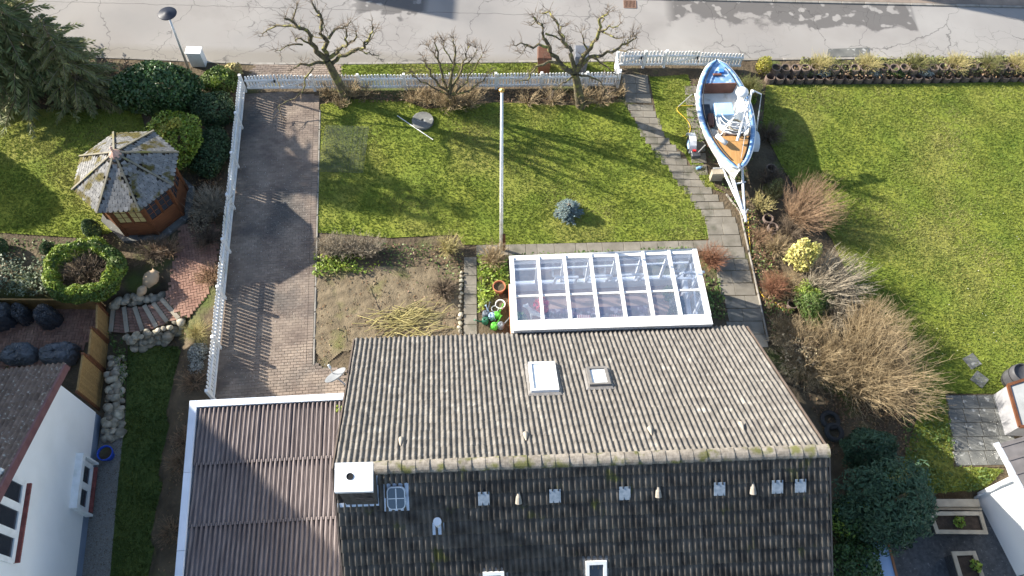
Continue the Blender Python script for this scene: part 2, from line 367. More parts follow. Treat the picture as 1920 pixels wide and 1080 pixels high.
# ---------------- paving helper
def paving(name, parent, cells, m, T, limit=300, gap=.008):
    """cells: (x, y, z_top, rot, L, W); the ones that show largest are objects of their own"""
    cells = sorted(cells, key=lambda c: c[0]**2+c[1]**2)
    shared = {}
    for c in cells[:limit]:
        key = (round(c[4], 3), round(c[5], 3))
        if key not in shared: shared[key] = MB().box((0, 0, -T/2), (c[4]-gap, c[5]-gap, T)).mesh(name, m, bevel=min(.008, T/4))
        put(name, shared[key], parent, (c[0], c[1], c[2]+random.uniform(-.003, .003)), (random.uniform(-.006, .006), random.uniform(-.006, .006), c[3]))
    if len(cells) > limit:
        b = MB()
        for c in cells[limit:]:
            Mx = Matrix.Rotation(c[3], 3, 'Z') @ Matrix.Rotation(random.uniform(-.012, .012), 3, 'X')
            b.box((c[0], c[1], c[2]-T/2+random.uniform(-.003, .003)), (c[4]-gap, c[5]-gap, T), Mx)
        stuff(b.build(name, m, parent))
# ---------------- driveway of brick pavers
drive_px = [(452, 178), (540, 172), (600, 180), (600, 300), (590, 480), (583, 640), (588, 672), (600, 688), (645, 692), (655, 760), (395, 760)]
dp = [tuple(p[:2]) for p in GP(drive_px)]
drive = struct(sheet('driveway', dp, .004, mat('joint_sand', (.10, .09, .07), (.16, .14, .10), 3, .95)))
dN, dS = G(600, 195), G(590, 600)
ang = math.atan2(dN.y-dS.y, dN.x-dS.x)-math.pi/2
ex = Vector((math.cos(ang), math.sin(ang), 0)); ey = Vector((-math.sin(ang), math.cos(ang), 0)); o0 = Vector((dS.x, dS.y, 0))
cells = []
for j in range(-40, 140):
    for i in range(-22, 10):
        p = o0+ex*((i+.5*(j % 2))*.21-.13)+ey*(j*.105)
        if inpoly([p.x], [p.y], dp)[0] and (o0+ex*((p-o0).dot(ex))+Vector()).length > -1:
            u = (p-o0).dot(ex)
            if u > -.3 and (p-o0).dot(ey) > -1.6:
                if u < -.2: cells.append((*(p-ex*.053)[:2], .022, ang, .105, .105))
                continue
            cells.append((p.x, p.y, .022, ang, .21, .105))
for j in range(-16, 115):                         # soldier course along the lawn edge
    p = o0+ex*(-.132)+ey*(j*.105)
    if inpoly([p.x], [p.y], dp)[0]: cells.append((p.x, p.y, .024, ang, .2, .105))
paving('paving_brick', drive, cells, M['paver'], .05)
eb = MB().box((0, 0, 0), (.06, .97, .14)).mesh('edge_stone', M['kerb'], bevel=.01)
for j in range(13):
    p = o0+ex*.01+ey*(j*1.0-1.2)
    if p.y < G(600, 186).y-.3: put('edge_stone', eb, drive, (p.x, p.y, -.035), (0, 0, ang))
# ---------------- lawns: sheet + tufts
def tufts(poly, dens, z, h=.06, m=None, name='grass', w=.013, clump=.6):
    xs = [p[0] for p in poly]; ys = [p[1] for p in poly]; A = (max(xs)-min(xs))*(max(ys)-min(ys)); n = int(A*dens)
    x = rng.uniform(min(xs), max(xs), n); y = rng.uniform(min(ys), max(ys), n); k = inpoly(x, y, poly)
    # patchiness
    f = (np.sin(x*2.1+np.sin(y*1.7)*1.6)+np.sin(y*2.6+np.cos(x*1.3)*1.9)+np.sin(x*5.3+y*4.1)*.7)*.35+rng.normal(0, .6, n)
    k &= (rng.uniform(-2.4, 2.2, n)*clump < f+.9)
    x = x[k]; y = y[k]; f = f[k]; n = len(x); B = 3
    x = np.repeat(x, B)+rng.normal(0, .018, n*B); y = np.repeat(y, B)+rng.normal(0, .018, n*B); hh = np.repeat(h*(1+.18*f), B)*rng.uniform(.6, 1.35, n*B)
    a = rng.uniform(0, 2*math.pi, n*B); ln = rng.uniform(.2, 1.1, n*B); la = rng.uniform(0, 2*math.pi, n*B)
    ww = w*rng.uniform(.7, 1.4, n*B)
    P0 = np.stack([x-np.cos(a)*ww, y-np.sin(a)*ww, np.full(n*B, z)], -1); P1 = np.stack([x+np.cos(a)*ww, y+np.sin(a)*ww, np.full(n*B, z)], -1)
    P2 = np.stack([x+np.cos(la)*hh*ln, y+np.sin(la)*hh*ln, z+hh], -1)
    V = np.stack([P0, P1, P2], 1).reshape(-1, 3)
    return V, np.arange(len(V)).reshape(-1, 3)
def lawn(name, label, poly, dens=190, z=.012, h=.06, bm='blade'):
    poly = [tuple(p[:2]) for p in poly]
    struct(sheet(name, poly, z, M['lawn'] if bm == 'blade' else M['lawn_shade']))
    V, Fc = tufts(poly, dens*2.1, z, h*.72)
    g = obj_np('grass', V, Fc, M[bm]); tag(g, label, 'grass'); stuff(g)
PATH_L = [(1163, 150), (1168, 192), (1196, 235), (1209, 252), (1214, 268), (1240, 290), (1248, 304), (1266, 336), (1288, 350), (1298, 368), (1312, 392), (1325, 410), (1328, 449)]
PATH_R = [(1216, 140), (1226, 190), (1236, 240), (1256, 268), (1283, 288), (1302, 322), (1322, 350), (1360, 363)]
lawn('lawn', 'short mown grass on the lawn round the flagpole', GP([(601, 196), (655, 186), (760, 190), (800, 205), (930, 192), (1070, 198), (1168, 192)]+PATH_L[2:]+[(945, 459), (868, 459), (858, 440), (730, 446), (596, 436)]), 230, h=.055)
lawn('lawn', 'grass strip between the slab path and the boat', GP([(1219, 145), (1290, 140), (1302, 190), (1298, 240), (1310, 290), (1340, 350), (1358, 362)]+PATH_R[::-1][1:]), 230)
lawn('lawn', 'long sunlit grass on the lawn right of the shrub bed', GP([(1436, 160), (1700, 158), (1990, 152), (2050, 700), (1890, 738), (1772, 738), (1790, 872), (1880, 880), (1860, 905), (1840, 918), (1715, 928), (1690, 880), (1720, 780), (1700, 640), (1610, 560), (1560, 450), (1470, 320), (1430, 240)]), 230, h=.06)
lawn('lawn', 'sunlit grass on the lawn round the gazebo', GP([(-70, 203), (130, 206), (262, 204), (275, 250), (330, 300), (300, 380), (205, 438), (150, 446), (-70, 432)]), 220)
lawn('lawn', 'shaded grass strip beside the white house', GP([(240, 648), (344, 650), (336, 740), (318, 900), (298, 1080), (292, 1110), (204, 1110), (222, 900), (236, 770)], LOW), 220, z=LOW+.012, bm='blade_shade')
lawn('grass_verge', 'rough grass on the verge between road and picket fence', GP([(640, 122), (1000, 119), (1150, 117), (1150, 134), (1000, 141), (640, 143)]), 260, h=.07)
# brown clinker strip between road and drive gates
cl = GP([(480, 121), (600, 121), (640, 122), (640, 143), (600, 146), (455, 146)])
t = struct(sheet('crossover', [tuple(p[:2]) for p in cl], .008, M['soil']))
cells = []
for j in range(12):
    for i in range(30):
        p = G(470, 146)+Vector((.21*(i+.5*(j % 2)), .105*j-.05, 0))
        if inpoly([p.x], [p.y], [tuple(q[:2]) for q in cl])[0]: cells.append((p.x, p.y, .024, .01, .21, .105))
paving('paving_brick', t, cells, M['paver'], .05, 300)
# ---------------- slab path
path = struct(sheet('garden_path', [tuple(p[:2]) for p in GP(PATH_L[:12]+[(1330, 455), (1342, 480), (1358, 560), (1374, 625), (1440, 660), (1432, 600), (1388, 400), (1360, 363)]+PATH_R[::-1][1:])], .006, M['soil']))
cells = []
ctr = [G(1190, 140), G(1197, 190), G(1222, 250), G(1262, 300), G(1308, 355), G(1352, 415), G(1372, 490), G(1392, 570), G(1408, 655)]
wid = [1.05, 1.05, .95, 1.0, 1.05, 1.15, 1.2, 1.25, 1.3]
seg = 0
acc = [0]
for a, b in zip(ctr, ctr[1:]): acc.append(acc[-1]+(b-a).length)
s = .25
while s < acc[-1]:
    k = max(i for i in range(len(acc)-1) if acc[i] <= s); f = (s-acc[k])/(acc[k+1]-acc[k])
    p = ctr[k].lerp(ctr[k+1], f); w = wid[k]*(1-f)+wid[k+1]*f
    lean = .045 if k >= 4 else 0.0
    e = Vector((math.cos(lean), math.sin(lean), 0)); sh = random.uniform(-.06, .06)
    split = w*random.choice((.42, .5, .58))
    dep = .49 if (k < 1 or k >= 5) else .32
    cells.append((*(p+e*(-w/2+split/2+sh))[:2], .022, lean+random.uniform(-.01, .01), split, dep))
    cells.append((*(p+e*(split/2+sh))[:2], .022, lean+random.uniform(-.01, .01), w-split, dep))
    dy = (dep+.01)/max(.55, abs((ctr[k+1]-ctr[k]).normalized().y)); s += dy
paving('paving_slab', path, cells, M['slab'], .05, gap=.009)
# row of slabs along the lawn's edge, and the single file towards the house
walk = struct(sheet('garden_path', [tuple(p[:2]) for p in GP([(872, 461), (945, 460), (1326, 450), (1330, 470), (948, 480), (893, 482), (896, 630), (868, 630)])], .006, M['soil']))
a, b = G(893, 470), G(1326, 461); n = 15; d = (b-a)/n; an = math.atan2(d.y, d.x); cells = []
u = 0
while u < 1:
    L = random.choice((.42, .55, .62, .78))/(b-a).length; q = a.lerp(b, u+L/2); cells.append((q.x, q.y, .022, an, L*(b-a).length, .46)); u += L
a, b = G(882, 482), G(882, 628); n = 8
for k in range(n):
    q = a.lerp(b, (k+.5)/n); cells.append((q.x, q.y, .022, an+random.uniform(-.02, .02), .46, (b-a).length/n))
paving('paving_slab', walk, cells, M['slab'], .05, gap=.012)
ks = MB().box((0, 0, 0), (.05, .96, .16)).mesh('edge_stone', M['kerb'], bevel=.01)
A = [G(1362, 366), G(1388, 400), G(1412, 510), G(1440, 640)]
for a, b in zip(A, A[1:]):
    n = max(1, round((b-a).length))
    for k in range(n):
        q = a.lerp(b, (k+.5)/n); put('edge_stone', ks, path, (q.x, q.y, 0), (0, 0, math.atan2(b.y-a.y, b.x-a.x)+math.pi/2))
# slab under the boat
bs = GP([(1282, 150), (1318, 146), (1325, 250), (1295, 252)])
hs = struct(sheet('boat_standing', [tuple(p[:2]) for p in bs], .006, M['soil'])); cells = []
for j in range(8):
    p = G(1292, 160).lerp(G(1308, 330), (j+.5)/8); cells.append((p.x+.1, p.y, .024, .02, .6, .5))
paving('paving_slab', hs, cells, M['slab'], .05, gap=.014)
# ---------------- round-the-corner terrace on the right: grey slabs
t = struct(sheet('terrace', [tuple(p[:2]) for p in GP([(1772, 740), (1905, 738), (1925, 876), (1788, 876)])], .014, M['soil']))
cells = []; a = G(1774, 742); e1 = (G(1890, 740)-a); e2 = (G(1790, 874)-a)
for i in range(4):
    for j in range(5):
        if (i, j) == (3, 4): continue
        q = a+e1*((i+.5)/4)+e2*((j+.5)/5); cells.append((q.x, q.y, .035, math.atan2(e1.y, e1.x), e1.length/4, e2.length/5))
paving('paving_slab', t, cells, M['greyslab'], .05, gap=.02)
for k, (px, py, r) in enumerate(((1822, 678, .5), (1836, 712, .1))):
    p = G(px, py); tag(put('stepping_stone', MB().box((0, 0, 0), (.46, .46, .05)).mesh('stepping_stone', M['greyslab'], bevel=.01), None, (p.x, p.y, .02), (0, 0, .5+.3*k)),
        ('grey stepping slab in the grass above another stepping slab' if k == 0 else 'grey stepping slab turned cornerwise next to the grey terrace'), 'slab')
# dark paved yard, lower right
M['yardpave'] = mat('dark_paving', (.055, .058, .062), (.10, .105, .11), 9, .85, .4, 60, c3=(.17, .17, .17), c3t=(.62, .7), c3s=11)
struct(sheet('yard_paving', [tuple(p[:2]) for p in GP([(1600, 950), (1640, 938), (1826, 932), (1960, 935)], YARD)]+[(28, -3), (9.6, -3), (9.6, 3.5)], YARD+.01, M['yardpave']))
# ---------------- herringbone brick: landing by the gazebo and patio
def herring(parent, poly, z, m, rot=.3, s=.105):
    cells = []; xs = [p[0] for p in poly]; ys = [p[1] for p in poly]; c = Vector(((min(xs)+max(xs))/2, (min(ys)+max(ys))/2, 0)); Rz = Matrix.Rotation(rot, 3, 'Z'); N = 45
    for i in range(-N, N):
        for j in range(-N, N):
            mm = (i-j) % 4
            if mm == 0: q = Vector(((i+1)*s, (j+.5)*s, 0)); r = 0
            elif mm == 2: q = Vector(((i+.5)*s, (j+1)*s, 0)); r = math.pi/2
            else: continue
            if mm == 2: q = Vector(((i+.5)*s, (j)*s, 0))
            q = c+Rz @ q
            if inpoly([q.x], [q.y], poly)[0]: cells.append((q.x, q.y, z, rot+r, 2*s, s))
    paving('paving_brick', parent, cells, m, .05)
lp = [tuple(p[:2]) for p in GP([(338, 425), (372, 410), (410, 424), (404, 520), (384, 562), (352, 596), (336, 590), (312, 556), (324, 500), (334, 460)])]
t = struct(sheet('brick_landing', lp, .006, M['soil'])); herring(t, lp, .024, M['redbrick'])
pp = [tuple(p[:2]) for p in GP([(-30, 575), (186, 560), (196, 585), (160, 650), (130, 690), (-30, 690)], LOW)]
t = struct(sheet('patio', pp, LOW+.008, M['soil'])); herring(t, pp, LOW+.026, M['redbrick'], 0.05)
# gravel strip along the white house
gv = [tuple(p[:2]) for p in GP([(196, 775), (236, 770), (222, 900), (204, 1110), (140, 1110), (172, 900)], LOW)]
struct(sheet('gravel_strip', gv, LOW+.01, mat('gravel_bed', (.16, .15, .13), (.26, .25, .23), 30, .95, .8, 60)))
n = 2600; xs = [p[0] for p in gv]; ys = [p[1] for p in gv]
x = rng.uniform(min(xs), max(xs), n); y = rng.uniform(min(ys), max(ys), n); k = inpoly(x, y, gv); x = x[k]; y = y[k]; n = len(x)
r = rng.uniform(.012, .035, n); V = np.array([[1, 0, 0], [-.5, .8, 0], [-.5, -.8, 0], [0, 0, .8]])[None]*r[:, None, None]+np.stack([x, y, np.full(n, LOW+.01)], -1)[:, None]
Fi = np.array([[0, 1, 3], [1, 2, 3], [2, 0, 3]]); Fc = (np.arange(n)*4)[:, None, None]+Fi[None]
g = stuff(obj_np('gravel', V, Fc.reshape(-1, 3), M['rock'])); tag(g, 'loose grey gravel along the white house wall', 'gravel')

# dug soil bed: clods
bp_ = [tuple(p[:2]) for p in GP([(592, 505), (700, 500), (862, 500), (866, 632), (640, 660), (612, 684), (592, 660)])]
xs = np.arange(min(p[0] for p in bp_), max(p[0] for p in bp_), .05); ys = np.arange(min(p[1] for p in bp_), max(p[1] for p in bp_), .05); X_, Y_ = np.meshgrid(xs, ys)
Z_ = .012+rng.normal(0, .010, X_.shape)+.016*np.sin(X_*7+np.sin(Y_*5)*1.5)*np.sin(Y_*8+X_*2)+.02*(rng.uniform(0, 1, X_.shape) > .93)
for _ in range(1): Z_[1:-1, 1:-1] = (Z_[1:-1, 1:-1]*3+Z_[:-2, 1:-1]+Z_[2:, 1:-1]+Z_[1:-1, :-2]+Z_[1:-1, 2:])/7
nx_, ny_ = len(xs), len(ys); ii = (np.arange(ny_-1)[:, None]*nx_+np.arange(nx_-1)[None]).ravel(); cxy = inpoly(X_[:-1, :-1].ravel()+.025, Y_[:-1, :-1].ravel()+.025, bp_); ii = ii[cxy]
M['dug'] = mat('dug_soil', (.135, .105, .065), (.215, .17, .108), 2.2, .95, .8, 30, c3=(.14, .135, .05), c3t=(.55, .7), c3s=.9, bd=.04)
struct(obj_np('soil_bed', np.stack([X_, Y_, Z_+.004], -1), np.stack([ii, ii+1, ii+nx_+1, ii+nx_], -1), M['dug'], smooth=False))
M['brownmetal'] = mat('brown_metal', (.10, .075, .06), (.14, .11, .09), 5, .6)
# ================================================================ MAIN HOUSE
RW, RE = G(625, 880, 6.1), G(1552, 845, 6.1); EW, EE = G(667, 638, 2.7), G(1397, 612, 2.7)
U = (RE-RW).normalized(); Lr = (RE-RW).length
vn = ((EW-RW)+(EE-RE))/2; run = Vector((vn.x, vn.y, 0)); Lp = run.length
vs = Vector((-vn.x, -vn.y, vn.z))
house = thing('house', 'house with ribbed brown tile roof, two skylights and a chimney at the ridge end', 'house', (RW+U*Lr/2-Vector((0, 0, 6.1))))
hw = lambda u, v, z: RW+U*u+run*v+Vector((0, 0, z-6.1))        # u metres along the ridge, v from ridge (0) to eaves (+1 / -1)
wb = MB()
for (u0, u1, v0, v1) in ((.35, .65, .9, -.9), (Lr-.65, Lr-.35, .9, -.9)):
    for vv0, vv1 in ((.9, 0), (0, -.9)):
        z0 = 5.85-3.4*abs(vv0)-.02; z1 = 5.85-3.4*abs(vv1)-.02
        wb.hexa([hw(u0, vv0, 0), hw(u1, vv0, 0), hw(u1, vv1, 0), hw(u0, vv1, 0)], [hw(u0, vv0, z0), hw(u1, vv0, z0), hw(u1, vv1, z1), hw(u0, vv1, z1)])
for v0, v1 in ((.9, .84), (-.84, -.9)):
    wb.hexa([hw(.651, v0, 0), hw(Lr-.651, v0, 0), hw(Lr-.651, v1, 0), hw(.651, v1, 0)], [hw(.651, v0, 2.75), hw(Lr-.651, v0, 2.75), hw(Lr-.651, v1, 2.75), hw(.651, v1, 2.75)])
wb.build('wall', M['render'], house)
dk = MB()
for sgn in (1, -1):
    dk.hexa([hw(.02, 0, 5.98), hw(Lr-.02, 0, 5.98), hw(Lr-.02, sgn*.985, 2.63), hw(.02, sgn*.985, 2.63)], [hw(.02, 0, 6.05), hw(Lr-.02, 0, 6.05), hw(Lr-.02, sgn*.985, 2.70), hw(.02, sgn*.985, 2.70)])
roof = dk.build('roof', mat('roof_underlay', (.05, .045, .04), rough=.9), house)
for u0 in (-.04, Lr+.0):
    for sgn in (1, -1):
        a, b = hw(u0, 0, 6.0), hw(u0, sgn, 2.6); up = Vector((0, 0, .17))
        MB().hexa([a, a+U*.04, b+U*.04, b], [a+up, a+U*.04+up, b+U*.04+up, b+up]).build('verge_board', M['brownmetal'], roof)
CW = Lr/42; RL = .345
def tile_mesh(name, m, cw, L, amp=.042, waves=2, lift=.036, seg=6, thick=.028, lap=.05):
    n = waves*seg+1; v = []; f = []
    for y, dz in ((0, 0), (L+lap, lift)):
        for i in range(n):
            ph = 2*math.pi*i/seg; v.append(((i/(n-1)-.5)*cw*1.0, y, dz+amp*(.5-.5*math.cos(ph))**1.25))
    for i in range(n): v.append((v[n+i][0], L+lap, v[n+i][2]-thick))
    for i in range(n-1): f += [(i, i+1, n+i+1, n+i), (n+i, n+i+1, 2*n+i+1, 2*n+i)]
    return v, f
def basis(u, v):
    u = u.normalized(); n = u.cross(v).normalized(); v = n.cross(u); m = Matrix((u, v, n)).transposed(); return m
def lay_tiles(parent, origin, u, v, ncol, nrow, cw, rl, m, limit, name='roof_tile', skip=None, amp=.042, seg=6, lift=.036, jv=.012, lap=.05):
    """origin: top corner of the slope; u along the courses, v down the slope (unit vectors), u x v = outwards"""
    B = basis(u, v); tv, tf = tile_mesh(name, m, cw, rl, amp, 2, seg=seg, lift=lift, thick=lift*.75, lap=lap)
    Bs_ = np.array([tuple(B.col[0]), tuple(v.normalized()), tuple(B.col[2])]); tva = np.array(tv)@Bs_          # courses step along the true slope line
    me = bpy.data.meshes.new(name); me.from_pydata([tuple(q_) for q_ in tva], [], tf); me.materials.append(m)
    for p in me.polygons: p.use_smooth = p.index % 2 == 0
    pos = []
    for r in range(nrow):
        for c in range(ncol):
            if skip and skip(c, r): continue
            p = origin+u*((c+.5)*cw)+v*(r*rl)
            d = (p-Vector((0, 0, H))).length; q = R3.transposed() @ (p-Vector((0, 0, H))); ix = 960+F*q.x/-q.z; iy = 540-F*q.y/-q.z
            pos.append((d+(1000 if not (-20 < ix < 1940 and -20 < iy < 1100) else 0), p))
    pos.sort(key=lambda a: a[0]); Vn = []; Fn = []
    for k, (d, p) in enumerate(pos):
        jit = B.col[2]*random.uniform(-.005, .005)+u*random.uniform(-.006, .006)+v*random.uniform(-jv, jv)
        if k < limit: put(name, me, parent, p+jit, (0, 0, random.gauss(0, .004)))
        else: Vn.append(tva+np.array(p+jit)); Fn.append(np.array(tf)+len(tv)*(len(Fn)))
    if Vn: stuff(obj_np(name, np.concatenate(Vn), np.concatenate(Fn), m, parent, smooth=True))
nrow = int(vn.length/RL)+1
vnu = vn.normalized(); vsu = vs.normalized()
rl = vn.length/nrow*1.005
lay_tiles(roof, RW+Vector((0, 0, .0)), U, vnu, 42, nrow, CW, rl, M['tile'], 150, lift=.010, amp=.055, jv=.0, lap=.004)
lay_tiles(roof, RE+Vector((0, 0, .0)), -U, vsu, 42, nrow, CW, rl, M['tile_shade'], 150, amp=.07, lift=.06)
rt = MB(); n = 9
for y, r in ((0, .135), (.40, .155)):
    for k in range(n): a = math.pi*k/(n-1); rt.v.append((y, -math.cos(a)*r*1.15, math.sin(a)*r*.85))
for k in range(n-1): rt.f.append((k, k+1, n+k+1, n+k))
rt.f.append(tuple(range(n, 2*n)))
rme = rt.mesh('ridge_tile', M['ridge'], smooth=False)
NR = 33; rw = (Lr-.95)/NR
for k in range(NR):
    put('ridge_tile', rme, roof, RW+U*(.93+k*rw)+Vector((0, 0, -.01+random.uniform(-.006, .006))), (0, 0, math.atan2(U.y, U.x)+random.uniform(-.015, .015)), (rw/.36, 1, 1))
# things fixed in the roof
NN = basis(U, vnu).col[2].copy(); NS = basis(-U, vsu).col[2].copy()
def roofpt(px, py, north=True):
    d = ray(px, py); n = NN if north else NS; t = (RW-Vector((0, 0, H))).dot(n)/d.dot(n); return Vector((0, 0, H))+d*t
def skylight(px0, py0, px1, py1, north, fm, label, open_=0, glass='sky_painted_glass'):
    a = roofpt(px0, py0, north); b = roofpt(px1, py0, north); c = roofpt((px0+px1)/2, py1, north); B = basis(U, vnu) if north else basis(-U, vsu)
    u = B.col[0]; v = B.col[1]; nn = B.col[2]; w = abs((b-a).dot(u)); h = abs((c-a).dot(v)); ctr = (a+b)/2+v*((c-a).dot(v)/2)+nn*.05
    rt_ = Matrix.Rotation(open_, 3, 'X') if open_ else Matrix.Identity(3)
    T = lambda x, y, z: ctr+B @ (rt_ @ Vector((x, y, z)))
    fr = MB(); e = .085
    for x0, x1, y0, y1 in ((-w/2, w/2, -h/2, -h/2+e), (-w/2, w/2, h/2-e*1.2, h/2), (-w/2, -w/2+e, -h/2+e, h/2-e*1.2), (w/2-e, w/2, -h/2+e, h/2-e*1.2)):
        fr.hexa([T(x0, y0, -.06), T(x1, y0, -.06), T(x1, y1, -.06), T(x0, y1, -.06)], [T(x0, y0, .10), T(x1, y0, .10), T(x1, y1, .10), T(x0, y1, .10)])
    s = fr.build('skylight', fm, roof); s['label'] = label
    g = MB(); g.hexa([T(-w/2+e, -h/2+e, .03), T(w/2-e, -h/2+e, .03), T(w/2-e, h/2-e*1.2, .03), T(-w/2+e, h/2-e*1.2, .03)], [T(-w/2+e, -h/2+e, .055), T(w/2-e, -h/2+e, .055), T(w/2-e, h/2-e*1.2, .055), T(-w/2+e, h/2-e*1.2, .055)])
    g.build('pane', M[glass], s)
    fl = MB(); e = .1; h0 = h/2; B0 = B
    T0 = lambda x, y, z: ctr+B @ Vector((x, y, z))
    fl.hexa([T0(-w/2-e, -h0-e, -.02), T0(w/2+e, -h0-e, -.02), T0(w/2+e, h0+e, -.02), T0(-w/2-e, h0+e, -.02)], [T0(-w/2-e*.4, -h0-e*.4, .02), T0(w/2+e*.4, -h0-e*.4, .02), T0(w/2+e*.4, h0+e*.4, .02), T0(-w/2-e*.4, h0+e*.4, .02)])
    fl.build('flashing', mat('grey_flashing', (.17, .16, .15), (.24, .23, .22), 8, .6, metal=.3), s)
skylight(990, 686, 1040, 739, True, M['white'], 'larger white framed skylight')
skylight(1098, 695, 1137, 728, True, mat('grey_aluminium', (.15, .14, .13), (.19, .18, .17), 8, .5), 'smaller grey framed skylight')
skylight(1097, 1048, 1136, 1100, False, M['white'], 'white framed skylight on the dark slope', glass='winglass')
skylight(905, 1068, 945, 1120, False, M['white'], 'second white framed skylight on the dark slope', glass='winglass')
# rounded hatch, vent pipe, hoods, glass tiles
def on_s(px, py, north=False): p = roofpt(px, py, north); return p, (basis(-U, vsu) if not north else basis(U, vnu))
p, B = on_s(744, 930); hb = MB(); nseg = 24
def rrect(w, h, r, n=6):
    out = []
    for cx, cy, a0 in ((w/2-r, h/2-r, 0), (-w/2+r, h/2-r, 90), (-w/2+r, -h/2+r, 180), (w/2-r, -h/2+r, 270)):
        for k in range(n+1): a = math.radians(a0+90*k/n); out.append((cx+r*math.cos(a), cy+r*math.sin(a)))
    return out
fl = MB().hexa([p+B @ Vector(q) for q in ((-.30, -.34, .03), (.30, -.34, .03), (.30, .34, .06), (-.30, .34, .06))], [p+B @ Vector(q) for q in ((-.30, -.34, .06), (.30, -.34, .06), (.30, .34, .09), (-.30, .34, .09))])
hatch = fl.build('roof_hatch', M['lead'], roof)
MB().ext([p+B @ Vector((x, y, .09)) for x, y in rrect(.44, .56, .12)], B @ Vector((0, 0, .07))).build('rim', M['whitemetal'], hatch)
MB().ext([p+B @ Vector((x, y, .162)) for x, y in rrect(.39, .51, .10)], B @ Vector((0, 0, .008))).build('pane', mat('hatch_glass', (.09, .12, .15), rough=.1, spec=.8), hatch)
gb = MB(); gb.box(p+B @ Vector((0, 0, .175)), (.025, .5, .012), B); gb.box(p+B @ Vector((0, 0, .174)), (.38, .02, .008), B); gb.build('glazing_bar', M['whitemetal'], hatch)
p, B = on_s(822, 985)
pl = MB().hexa([p+B @ Vector(q) for q in ((-.14, -.16, .03), (.14, -.16, .03), (.14, .2, .07), (-.14, .2, .07))], [p+B @ Vector(q) for q in ((-.14, -.16, .05), (.14, -.16, .05), (.14, .2, .09), (-.14, .2, .09))])
vp = pl.build('vent_pipe', M['lead'], roof)
MB().tube([p, p+Vector((0, 0, .36))], .07, 14).tube([p+Vector((0, 0, .34)), p+Vector((0, 0, .43))], .10, 14).build('cowl', M['whitemetal'], vp, smooth=False)
hood = MB(); n = 7
for y, r, z in ((-.17, .02, .05), (.0, .07, .07), (.17, .10, .06)):
    for k in range(n): a = math.pi*k/(n-1); hood.v.append((-math.cos(a)*r, y, z+math.sin(a)*r))
for i in range(2):
    for k in range(n-1): hood.f.append((i*n+k, i*n+k+1, (i+1)*n+k+1, (i+1)*n+k))
hood.f.append(tuple(range(2*n, 3*n)))
hme = hood.mesh('vent_hood', mat('vent_tile', (.26, .23, .19), (.34, .30, .25), 9, .9))
for px, py, nth in ((972, 930, 0), (1233, 918, 0), (1410, 912, 0), (752, 832, 1), (986, 822, 1), (1220, 812, 1), (1391, 803, 1)):
    p, B = on_s(px, py, bool(nth)); put('vent_hood', hme, roof, p, B, (.75, .8, .8) if nth else (.9, .9, 1.1))
gt = MB().box((0, 0, .105), (CW*.96, rl, .012)).mesh('glass_tile', mat('clear_tile', (.15, .19, .23), (.26, .30, .35), 9, .2, spec=.7))
for px, py in ((907, 932), (1040, 927), (1170, 922), (1347, 914), (1455, 910), (1498, 908)):
    p, B = on_s(px, py); put('glass_tile', gt, roof, p, B)
# chimney
ZC = 7.05; c = [G(628, 868, ZC), G(699, 866, ZC), G(699, 921, ZC), G(627, 923, ZC)]; cc = sum(c, Vector())/4
ch = MB().hexa([Vector((cc.x+(q.x-cc.x)*.88, cc.y+(q.y-cc.y)*.88, 5.0)) for q in c][::-1], [Vector((cc.x+(q.x-cc.x)*.88, cc.y+(q.y-cc.y)*.88, ZC-.13)) for q in c][::-1]).build('chimney', M['soot'], roof)
MB().hexa([Vector((q.x, q.y, ZC-.13)) for q in c][::-1], [Vector((q.x, q.y, ZC)) for q in c][::-1]).build('cap', M['whitemetal'], ch)
MB().lathe([(.0, .004), (.062, .004), (.075, .02), (.085, .0)], (cc.x-.09, cc.y+.01, ZC), 16).build('flue', M['dark'], ch)
bk = MB().box((0, 0, 0), (.2, .012, .055)).mesh('brick', mat('chimney_brick', (.07, .06, .055), (.12, .10, .09), 9, .9, rnd=.3))
sy = (c[2].y+c[3].y)/2; sy = cc.y+(sy-cc.y)*.88
for r in range(12):
    for k in range(4):
        x = cc.x-.36+.21*k+(.1 if r % 2 else 0)
        if abs(x-cc.x) < .33: put('brick', bk, ch, (x, sy-.004, 6.86-.068*r), (0, 0, .055))
p, B = on_s(672, 946)
fl = MB(); fl.box(p+B @ Vector((.03, -.03, .07)), (.92, .1, .03), B); fl.box(p+B @ Vector((-.45, -.36, .07)), (.12, .75, .03), B); fl.build('flashing', M['lead'], ch)
# satellite dish on the gable wall
dc = PYp(632, 708, EW.y-1.6)
dish = thing('satellite_dish', 'small grey satellite dish on a bracket at the house gable', 'satellite dish', dc)
Rd = Matrix.Rotation(math.radians(222), 3, 'Z') @ Matrix.Rotation(math.radians(48), 3, 'X')
MB().lathe([(0, .0), (.12, .012), (.25, .05), (.34, .10), (.345, .10), (.25, .035), (.12, -.005), (0, -.015)], dc, 22, Rd).build('reflector', mat('grey_dish', (.20, .21, .22), rough=.5), dish, smooth=True)
fp = dc+Rd @ Vector((0, .02, .42))
MB().tube([dc+Rd @ Vector((0, -.3, .07)), fp], .014, 6).build('feed_arm', M['steel'], dish)
MB().tube([fp-Rd @ Vector((0, 0, .06)), fp+Rd @ Vector((0, 0, .05))], .035, 8).build('receiver', M['white'], dish)
MB().tube([dc+Rd @ Vector((0, 0, -.02)), dc+Vector((.22, -.15, -.10)), hw(.36, .55, dc.z-.35)], .022, 6).build('bracket', M['steel'], dish)
